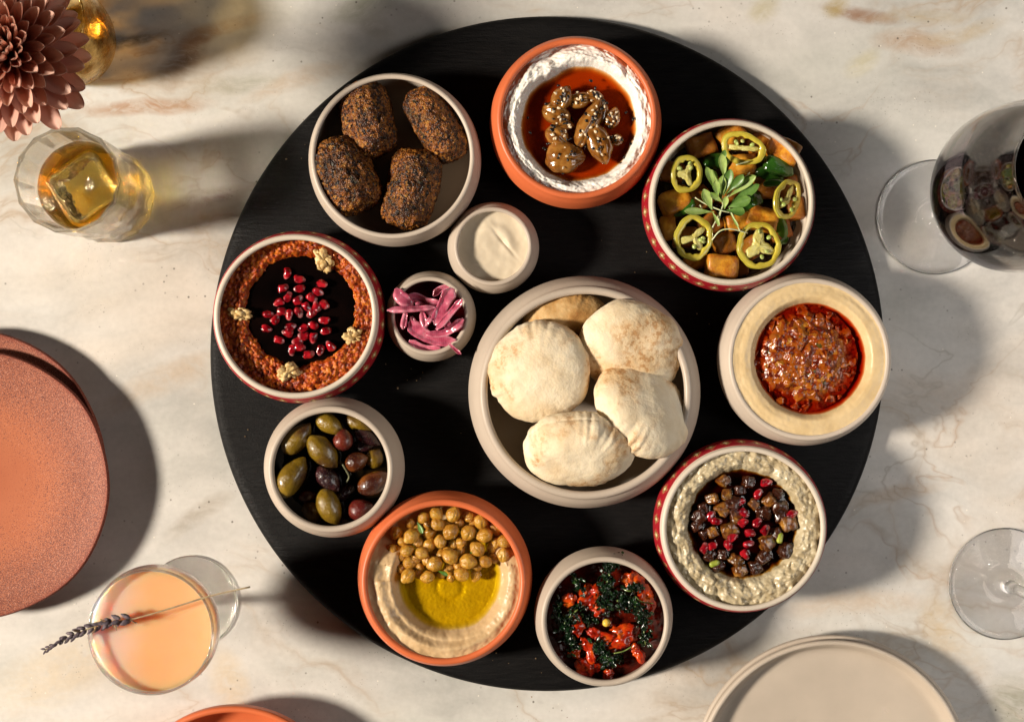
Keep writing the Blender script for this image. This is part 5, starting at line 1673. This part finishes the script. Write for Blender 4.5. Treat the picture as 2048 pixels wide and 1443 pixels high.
# ------------------------------------------------------------------ whiskey tumbler with ice
TUMB = glass_mat('cut_glass', 1.5, 0.20, (0.985, 0.985, 0.97))
CLEAR = glass_mat('clear_glass', 1.48, 0.20, (0.99, 0.99, 0.985))
WHIS = glass_mat('whiskey', 1.36, 0.15, (1, 1, 1), (1.6, 16, 90))
ICE = glass_mat('ice', 1.31, 0.06, (1, 1, 1), None, 0.0, (95, 0.5, 0.003))


def glass_parts(root, mat, prof, z_foot, z_stem):
    """one blown profile cut into foot, stem and bowl at two heights"""
    i = int(np.argmax(prof[:, 1] >= z_foot))
    j = int(np.argmax(prof[:, 1] >= z_stem))
    for nm, part in (('foot', prof[:i + 1]), ('stem', prof[i:j + 1]), ('bowl', prof[j:])):
        obj(nm, mesh(nm, *lathe(part, 144)), mat, root)


gt = P(130, 355, 0.088)
gb = P(218, 397, 0.004)
gx, gy = (gt[0] + gb[0]) / 2, (gt[1] + gb[1]) / 2
NF = 14


def cut(th, r, z, amt):
    seg = 2 * PI / NF
    ph = (th % seg) - seg / 2
    poly = math.cos(seg / 2) / np.cos(ph)
    k = 1 + (poly - 1) * amt * 1.4
    # lens-shaped cuts low on the wall
    low = sstep(0.060, 0.045, z) * sstep(0.004, 0.012, z)
    ph2 = np.cos((th * NF / 2) + 1.0)
    dia = np.abs(np.sin((z - 0.008) / 0.044 * PI * 1.5 + (ph2 > 0) * PI / 2))
    return r * k - low * 0.0019 * np.abs(ph2) ** 0.8 * dia * (amt > 0.5), z


RT, RBt = L(108, 0.088), L(94, 0.004)
zz = np.linspace(0.0015, 0.0872, 44)
outp = np.stack([RBt + (RT - RBt) * (zz / 0.088) ** 1.2, zz], 1)
innp = spline([(RT - 0.0026, 0.0874), (RT - 0.0036, 0.07), (RT - 0.0048, 0.04), (RT - 0.0054, 0.022), (RT - 0.0062, 0.0150), (RT - 0.0090, 0.0128), (0.016, 0.0122), (0.004, 0.0120)], 7)
prof = np.concatenate([[(0, 0.0024), (0.006, 0.0020), (0.015, 0.0014), (RBt - 0.005, 0.0002), (RBt - 0.002, 0.0)], outp, [(RT - 0.0006, 0.0882), (RT - 0.0013, 0.0885), (RT - 0.0021, 0.0881)], innp, [(0, 0.0120)]])


def tumb_r(th, r, z):
    if r[0] > RT - 0.0024 or z[0] < 0.001:
        if z[0] < 0.0023 and r[0] < 0.025:      # star cut under the foot
            return r, z + 0.0022 * np.abs(np.sin(th * 8)) * (r / 0.02)
        return cut(th, r, z, 0.9)
    return cut(th, r, z, 0.25)


tr = thing('whiskey_glass', (gx, gy, 0), 'faceted cut glass tumbler of amber whiskey with an ice cube', 'glass')
obj('glass_body', mesh('glass_body', *lathe(prof, 196, tumb_r)), TUMB, tr)
lv = 0.057
ICE_A = 33 * D2R
ICE_H = 0.0156


def wh_top(x, y, r, th):
    u = np.abs((x - 0.0005) * math.cos(ICE_A) + (y + 0.0005) * math.sin(ICE_A))
    v = np.abs(-(x - 0.0005) * math.sin(ICE_A) + (y + 0.0005) * math.cos(ICE_A))
    q = (u ** 9 + v ** 9) ** (1 / 9)
    return lv - (lv - 0.0305) * sstep(ICE_H + 0.0013, ICE_H + 0.0005, q) + 0.0007 * gauss(q - ICE_H - 0.0013, 0.0008) + 0.0009 * sstep(0.96, 1.0, r / (RT - 0.0046))


V, ps = disc(lambda t: cut(t, np.full(len(t), RT - 0.0044), np.full(len(t), lv), 0.25)[0], 150, 220, wh_top, 0.8, skirt=0.0142)
V[-221:-1, :2] *= (RT - 0.0067) / (RT - 0.0044)
obj('whiskey', mesh('whiskey', V, ps), WHIS, None, (gx, gy, 0), label='amber whiskey filling the lower half of the tumbler', cat='whiskey')
V, F = ico(6)
V = superq(V, 9) * 0.0156
V *= (1 + 0.03 * fbm(V / 0.014, 3))[:, None]
V[:, 2] -= 0.0035 * gauss(np.hypot(V[:, 0], V[:, 1]), 0.008) * (V[:, 2] > 0)
pi_ = P(163, 378, lv - 0.006)
obj('ice_cube', mesh('ice_cube', V, F), ICE, None, (gx + 0.0005, gy - 0.0005, lv - 0.0090), (0.05, -0.04, 33 * D2R), label='clear square ice cube in the amber whiskey', cat='ice cube')

# ------------------------------------------------------------------ coupe of peach drink with lavender
ct = P(296, 1264, 0.105)
cf = P(386, 1203, 0.002)
cx_, cy_ = (ct[0] + cf[0]) / 2, (ct[1] + cf[1]) / 2
RC, RF = L(126, 0.105), L(92, 0.002)
root = thing('coupe_glass', (cx_, cy_, 0), 'stemmed coupe glass of cloudy peach coloured drink', 'glass')
bowl_o = spline([(0.0035, 0.046), (0.012, 0.0495), (0.027, 0.062), (RC - 0.002, 0.080), (RC + 0.0012, 0.092), (RC, 0.1045)], 8)
bowl_i = spline([(RC - 0.0012, 0.1047), (RC - 0.0002, 0.092), (RC - 0.0034, 0.0805), (0.0258, 0.0635), (0.011, 0.0512)], 8)
foot = spline([(RF - 0.0008, 0.0002), (RF, 0.0012), (RF - 0.001, 0.0020), (RF * 0.6, 0.0036), (0.010, 0.0062), (0.0042, 0.0125), (0.0030, 0.025), (0.0031, 0.040), (0.0035, 0.046)], 6)
glass_parts(root, CLEAR, np.concatenate([[(0, 0.0016), (RF * 0.5, 0.0010), (RF - 0.004, 0.0002)], foot, bowl_o[1:], [(RC - 0.0006, 0.1052)], bowl_i, [(0, 0.0506)]]), 0.0125, 0.044)
DR = NT('peach_drink')
_v = DR.coord()
_c = DR.ramp(DR.noise(_v, 14, 3), [(0.3, (0.70, 0.36, 0.14)), (0.7, (0.76, 0.43, 0.20))])
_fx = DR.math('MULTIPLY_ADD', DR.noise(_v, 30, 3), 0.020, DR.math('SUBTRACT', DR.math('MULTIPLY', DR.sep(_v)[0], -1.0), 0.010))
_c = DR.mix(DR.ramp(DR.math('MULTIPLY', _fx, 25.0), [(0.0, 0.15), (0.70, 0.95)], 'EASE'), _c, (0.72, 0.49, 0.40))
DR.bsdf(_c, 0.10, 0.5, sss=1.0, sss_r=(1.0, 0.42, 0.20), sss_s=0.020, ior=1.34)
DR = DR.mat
ld = 0.0985
dp = [(0, 0.0512)]
for z in np.linspace(0.0514, ld, 18):
    dp.append((np.interp(z, bowl_i[::-1, 1], bowl_i[::-1, 0]) - 0.0003, z))
dp += [(dp[-1][0] - 0.0012, ld - 0.0006), (0.015, ld - 0.0008), (0, ld - 0.0008)]
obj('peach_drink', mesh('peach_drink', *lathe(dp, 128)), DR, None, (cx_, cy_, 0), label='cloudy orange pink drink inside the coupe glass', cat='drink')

lz = 0.1075
LST = simple('lavender_stem', [(0.3, (0.22, 0.15, 0.08)), (0.7, (0.40, 0.32, 0.18))], 200, rough=0.6)
LBD = simple('lavender_bud', [(0.28, (0.050, 0.038, 0.050)), (0.55, (0.120, 0.092, 0.110)), (0.78, (0.26, 0.19, 0.19))], 420, rough=0.65, bump=(900, 0.5, 0.0006))
LBR = simple('lavender_bract', [(0.3, (0.16, 0.09, 0.05)), (0.7, (0.34, 0.22, 0.13))], 300, rough=0.7)
a0 = P(275, 1236, lz)
lav = thing('lavender_sprig', a0, 'dried lavender sprig laid across the rim of the coupe glass', 'lavender')
spx = [(90, 1299), (130, 1278), (180, 1255), (225, 1243), (262, 1238), (330, 1219), (400, 1197), (440, 1186), (500, 1173)]
path = spline(np.array([P(x, y, lz + (0.0 if i > 0 else -0.001)) - a0 for i, (x, y) in enumerate(spx)]), 6)
V, ps = tube(path, np.linspace(0.0004, 0.00052, len(path)), None, 8)
obj('stem', mesh('stem', V, ps), LST, lav)
bv, bf = ico(3)


def budm(seed):
    V = bv * np.array([0.0036, 0.00135, 0.00135])
    V[:, 1:] *= (1 + 0.25 * bv[:, 0])[:, None]
    a = np.arctan2(bv[:, 2], bv[:, 1])
    V[:, 1:] *= (1 + 0.12 * np.cos(a * 6))[:, None]
    V += 0.0004 * perlin(V / 0.0014 + seed)[:, None]
    V[:, 0] -= 0.0026
    return mesh('bud', V, bf)


BU = [budm(i) for i in range(3)]
tt = np.array([0.0, 0.05, 0.10, 0.16, 0.22, 0.28, 0.34, 0.40, 0.46, 0.53, 0.60, 0.68, 0.73, 0.84, 0.98])
head = np.array([P(x, y, lz) - a0 for x, y in spx[:5]])
hsp = spline(head, 20)
k = 0
for t in tt:
    p = hsp[int(t * (len(hsp) - 1))]
    nx = hsp[min(int(t * (len(hsp) - 1)) + 3, len(hsp) - 1)]
    pv = hsp[max(int(t * (len(hsp) - 1)) - 3, 0)]
    az = math.atan2(*(nx - pv)[[1, 0]])
    nb = 3 if t < 0.3 else 5
    sc = (0.50 + 0.40 * min(1, t * 3)) * (0.95 if t > 0.8 else 0.80)
    for j in range(nb):
        ra = j * 2 * PI / nb + k * 0.9
        off = 0.0016 * sc
        o = Vector((p[0] - math.sin(az) * off * math.cos(ra), p[1] + math.cos(az) * off * math.cos(ra), p[2] + off * math.sin(ra)))
        obj('bud', BU[k % 3], LBD, lav, o, orient(az - 0.50 * math.cos(ra), 0.5 * math.sin(ra) * -1, ra), sc)
        k += 1
for i, t in enumerate((0.42, 0.58, 0.72, 0.78, 1.0, 1.0)):
    p = hsp[int(t * (len(hsp) - 1))]
    V, ps = leaf_mesh(0.0050, 0.0016, 0.4, 0.6, i, 8, 5, 0.1)
    obj('bract', mesh('bract', V, ps), LBR, lav, Vector(p) + Vector((0, 0, 0.0012)), orient(2.6 + (i % 2) * 1.9 + i * 0.2, 0.4, i))

# ------------------------------------------------------------------ wine glasses
WINE = NT('red_wine')
_g = WINE.n('ShaderNodeBsdfGlass')
_g.inputs['IOR'].default_value = 1.34
_g.inputs['Color'].default_value = (0.9, 0.7, 0.7, 1)
_va = WINE.n('ShaderNodeVolumeAbsorption')
_va.inputs['Color'].default_value = (0.80, 0.02, 0.04, 1)
_va.inputs['Density'].default_value = 480
WINE.l(_g.outputs[0], WINE.out.inputs['Surface'])
WINE.l(_va.outputs[0], WINE.out.inputs['Volume'])
WINE = WINE.mat
WGL = glass_mat('wine_glass_crystal', 1.46, 0.10, (0.99, 0.99, 0.99))


def wine_glass(px, py, rf_px, rbowl, label, wine_label=None, hs=0.088, hw=0.158, hr=0.232, rr=0.031, level=0.164):
    c = P(px, py, 0.002)
    rf = L(rf_px, 0.002)
    root = thing('wine_glass', c * np.array([1, 1, 0]), label, 'wine glass')
    ft = spline([(rf - 0.0008, 0.0002), (rf, 0.0011), (rf - 0.001, 0.0018), (rf * 0.6, 0.0032), (rf * 0.3, 0.0048), (0.0072, 0.0085), (0.0044, 0.016), (0.0036, 0.030), (0.0036, hs - 0.02), (0.0046, hs - 0.004), (0.0095, hs + 0.002)], 6)
    bo = spline([(0.0095, hs + 0.002), (rbowl * 0.62, hs + 0.020), (rbowl * 0.93, hs + 0.046), (rbowl, hw), (rbowl * 0.93, hw + 0.032), (rr + 0.003, hr - 0.018), (rr, hr)], 9)
    bi = bo[::-1] - np.array([0.0009, 0])
    bi = bi[bi[:, 0] > 0.004]
    bi[:, 1] += np.interp(bi[:, 0], [0, rbowl * 0.7, rbowl], [0.0022, 0.0010, 0]) * (bi[:, 1] < hw)
    glass_parts(root, WGL, np.concatenate([[(0, 0.0016), (rf * 0.5, 0.0010), (rf - 0.004, 0.0002)], ft, bo[1:], [(rr - 0.00045, hr + 0.0004)], bi, [(0, bi[-1][1] - 0.0006)]]), 0.016, hs - 0.012)
    if wine_label:
        inner = bi[::-1]
        zlo = inner[0][1]
        s = inner[inner[:, 1] < hw + 0.03]
        order = np.argsort(s[:, 1])
        wp = [(0, zlo - 0.0003)]
        for z in np.linspace(zlo + 0.0004, level, 22):
            wp.append((np.interp(z, s[order, 1], s[order, 0]) - 0.00025, z))
        wp += [(wp[-1][0] - 0.001, level - 0.0005), (0.02, level - 0.0006), (0, level - 0.0006)]
        obj('red_wine', mesh('red_wine', *lathe(wp, 128)), WINE, None, c * np.array([1, 1, 0]), label=wine_label, cat='wine')


wine_glass(1870, 434, 114, 0.0462, 'large wine glass holding dark red wine beside the pepper bowl', 'dark red wine in the large glass')
wine_glass(2010, 1167, 111, 0.0330, 'wine glass of which only the round foot and stem base show', None, hs=0.095, hw=0.150, hr=0.215, rr=0.026)

# ------------------------------------------------------------------ gold vase with a chrysanthemum
VM = NT('mercury_gold')
_v = VM.coord()
_c = VM.ramp(VM.noise(_v, 60, 5, 0.65), [(0.3, (0.10, 0.055, 0.012)), (0.45, (0.55, 0.38, 0.12)), (0.65, (0.80, 0.64, 0.30)), (0.8, (0.40, 0.26, 0.08))])
_r = VM.ramp(VM.noise(_v, 90, 4), [(0.3, 0.12), (0.7, 0.42)])
_b = VM.bsdf(_c, _r, 0.5, metal=1.0, normal=VM.bump(VM.noise(_v, 90, 4), 0.5, 0.0016))
_tr = VM.n('ShaderNodeBsdfTransparent')
_tr.inputs['Color'].default_value = (1.0, 0.86, 0.58, 1)
_ms = VM.n('ShaderNodeMixShader')
VM.l(VM.ramp(VM.noise(_v, 48, 3, 0.6), [(0.40, 0.25), (0.60, 0.85)]), _ms.inputs[0])
VM.l(_b.outputs[0], _ms.inputs[1])
VM.l(_tr.outputs[0], _ms.inputs[2])
VM.l(_ms.outputs[0], VM.out.inputs['Surface'])
VM = VM.mat
vc = P(104, 58, 0.05)
vo = spline([(0.018, 0.0), (0.026, 0.004), (0.0315, 0.022), (0.0325, 0.045), (0.0300, 0.066), (0.0290, 0.078)], 8)
vi = vo[::-1] - np.array([0.0016, 0])
prof = np.concatenate([[(0, 0.0)], vo, [(0.0282, 0.0785)], vi[:-8], [(0, 0.004)]])
obj('gold_vase', mesh('gold_vase', *lathe(prof, 96)), VM, None, (vc[0], vc[1], 0), label='small mottled gold glass vase behind the flower', cat='vase')
FZ = 0.150
fc = P(12, 104, FZ)
flower = thing('chrysanthemum', fc, 'dusty pink rust chrysanthemum bloom above the gold vase', 'flower')
PET = NT('petal')
_v = PET.coord()
_o = PET.n('ShaderNodeObjectInfo')
_x = PET.sep(_v)[0]
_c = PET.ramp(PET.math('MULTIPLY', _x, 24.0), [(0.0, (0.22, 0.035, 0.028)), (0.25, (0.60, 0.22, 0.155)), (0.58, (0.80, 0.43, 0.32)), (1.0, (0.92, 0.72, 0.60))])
_c = PET.mix(PET.math('MULTIPLY', _o.outputs['Random'], 0.30), _c, (0.38, 0.10, 0.07))
_b = PET.bsdf(_c, 0.5, 0.3, normal=PET.bump(PET.noise(PET.coord(scale=(40, 700, 700)), 1.0, 3), 0.4, 0.0006))
_tr = PET.n('ShaderNodeBsdfTranslucent')
PET.l(_c, _tr.inputs['Color'])
_ms = PET.n('ShaderNodeMixShader')
_ms.inputs[0].default_value = 0.48
PET.l(_b.outputs[0], _ms.inputs[1])
PET.l(_tr.outputs[0], _ms.inputs[2])
PET.l(_ms.outputs[0], PET.out.inputs['Surface'])
PET = PET.mat


def petal_mesh(ln, wd, curl, cup, seed):
    nu, nv = 16, 9
    u = np.sin(np.linspace(0, 1, nu) * PI / 2)
    v = np.linspace(-1, 1, nv)
    U, W = np.meshgrid(u, v, indexing='ij')
    w = (0.30 + 0.70 * np.sin(np.clip(U * 1.12, 0, 1) * PI * 0.5)) * np.sqrt(np.clip(1 - ((U - 0.60) / 0.4003) ** 2 * (U > 0.60), 0, 1))
    Y = W * w * wd / 2
    X = U * ln - curl * 0.25 * ln * np.clip(U - 0.7, 0, 1) ** 2 * 6 * abs(curl)
    Z = curl * ln * U ** 2.4 + cup * (W ** 2) * w * wd * 0.5
    Z += 0.03 * wd * np.sin(W * 5 + seed)
    top = np.stack([X, Y, Z], 2).reshape(-1, 3)
    bot = top - np.array([0, 0, 0.00035])
    idx = np.arange(nu * nv).reshape(nu, nv)
    q = np.stack([idx[:-1, :-1], idx[1:, :-1], idx[1:, 1:], idx[:-1, 1:]], 2).reshape(-1, 4)
    n0 = nu * nv
    per = np.concatenate([idx[:, 0], idx[-1, 1:], idx[::-1, -1][1:], idx[0, ::-1][1:-1]])
    s = np.stack([per, np.roll(per, -1), np.roll(per, -1) + n0, per + n0], 1)
    return mesh('petal', np.concatenate([top, bot]), [q, q[:, ::-1] + n0, s])


PT = [petal_mesh(0.040, 0.0120, 0.12, 0.55, 0), petal_mesh(0.040, 0.0115, 0.22, 0.75, 1), petal_mesh(0.040, 0.0100, 0.34, 1.0, 2), petal_mesh(0.040, 0.0085, 0.45, 1.3, 3)]
for q in PT:
    q.materials.append(PET)
NP_ = 185
for i in range(NP_):
    t = (i + 0.5) / NP_
    az = i * 2.39996
    el = (78 - 88 * t ** 0.72 + random.uniform(-5, 5)) * D2R
    ln = (0.34 + 0.72 * t ** 0.8) * random.uniform(0.94, 1.06)
    kind = 3 if t < 0.2 else 2 if t < 0.45 else 1 if t < 0.72 else 0
    rb = 0.0015 + 0.004 * t
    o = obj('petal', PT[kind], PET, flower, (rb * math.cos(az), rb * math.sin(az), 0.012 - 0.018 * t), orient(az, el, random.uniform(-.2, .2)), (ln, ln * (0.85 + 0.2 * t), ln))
STG = simple('flower_stem', [(0.3, (0.06, 0.10, 0.03)), (0.7, (0.12, 0.18, 0.05))], 120, rough=0.5)
st = np.array([np.array([vc[0] - fc[0], vc[1] - fc[1], 0.01 - FZ]), np.array([(vc[0] - fc[0]) * 0.75, (vc[1] - fc[1]) * 0.75, 0.08 - FZ]), np.array([(vc[0] - fc[0]) * 0.15, (vc[1] - fc[1]) * 0.15, -0.02]), np.array([0, 0, 0.004])])
V, ps = tube(spline(st, 8), 0.0024, None, 10)
obj('stem', mesh('stem', V, ps), STG, flower)

# ------------------------------------------------------------------ a few crumbs on the board
CRM = simple('crumb', [(0.3, (0.10, 0.05, 0.02)), (0.55, (0.30, 0.20, 0.10)), (0.75, (0.55, 0.47, 0.36))], 700, rough=0.6)
crs = np.random.RandomState(21)
ch = []
V0, F0 = ico(1)
for (px, py, sp, n) in ((965, 330, 40, 6), (600, 290, 26, 5), (770, 760, 70, 7), (1060, 1345, 45, 8), (940, 620, 50, 6), (1420, 640, 60, 6), (1600, 1000, 60, 5), (870, 790, 60, 7), (1240, 480, 60, 6), (520, 860, 25, 4)):
    for _ in range(n):
        r_ = crs.uniform(0.00018, 0.00055)
        p = P(px + crs.normal() * sp, py + crs.normal() * sp, ZB + r_ * 0.5)
        ch.append((V0 * r_ * crs.uniform(0.6, 1.3, 3) * (1 + 0.3 * crs.rand(len(V0), 1)) + p, F0))
V, ps = join(ch)
obj('crumbs', mesh('crumbs', V, ps, smooth=False), CRM, kind='stuff', label='tiny pale crumbs scattered on the black board', cat='crumbs')
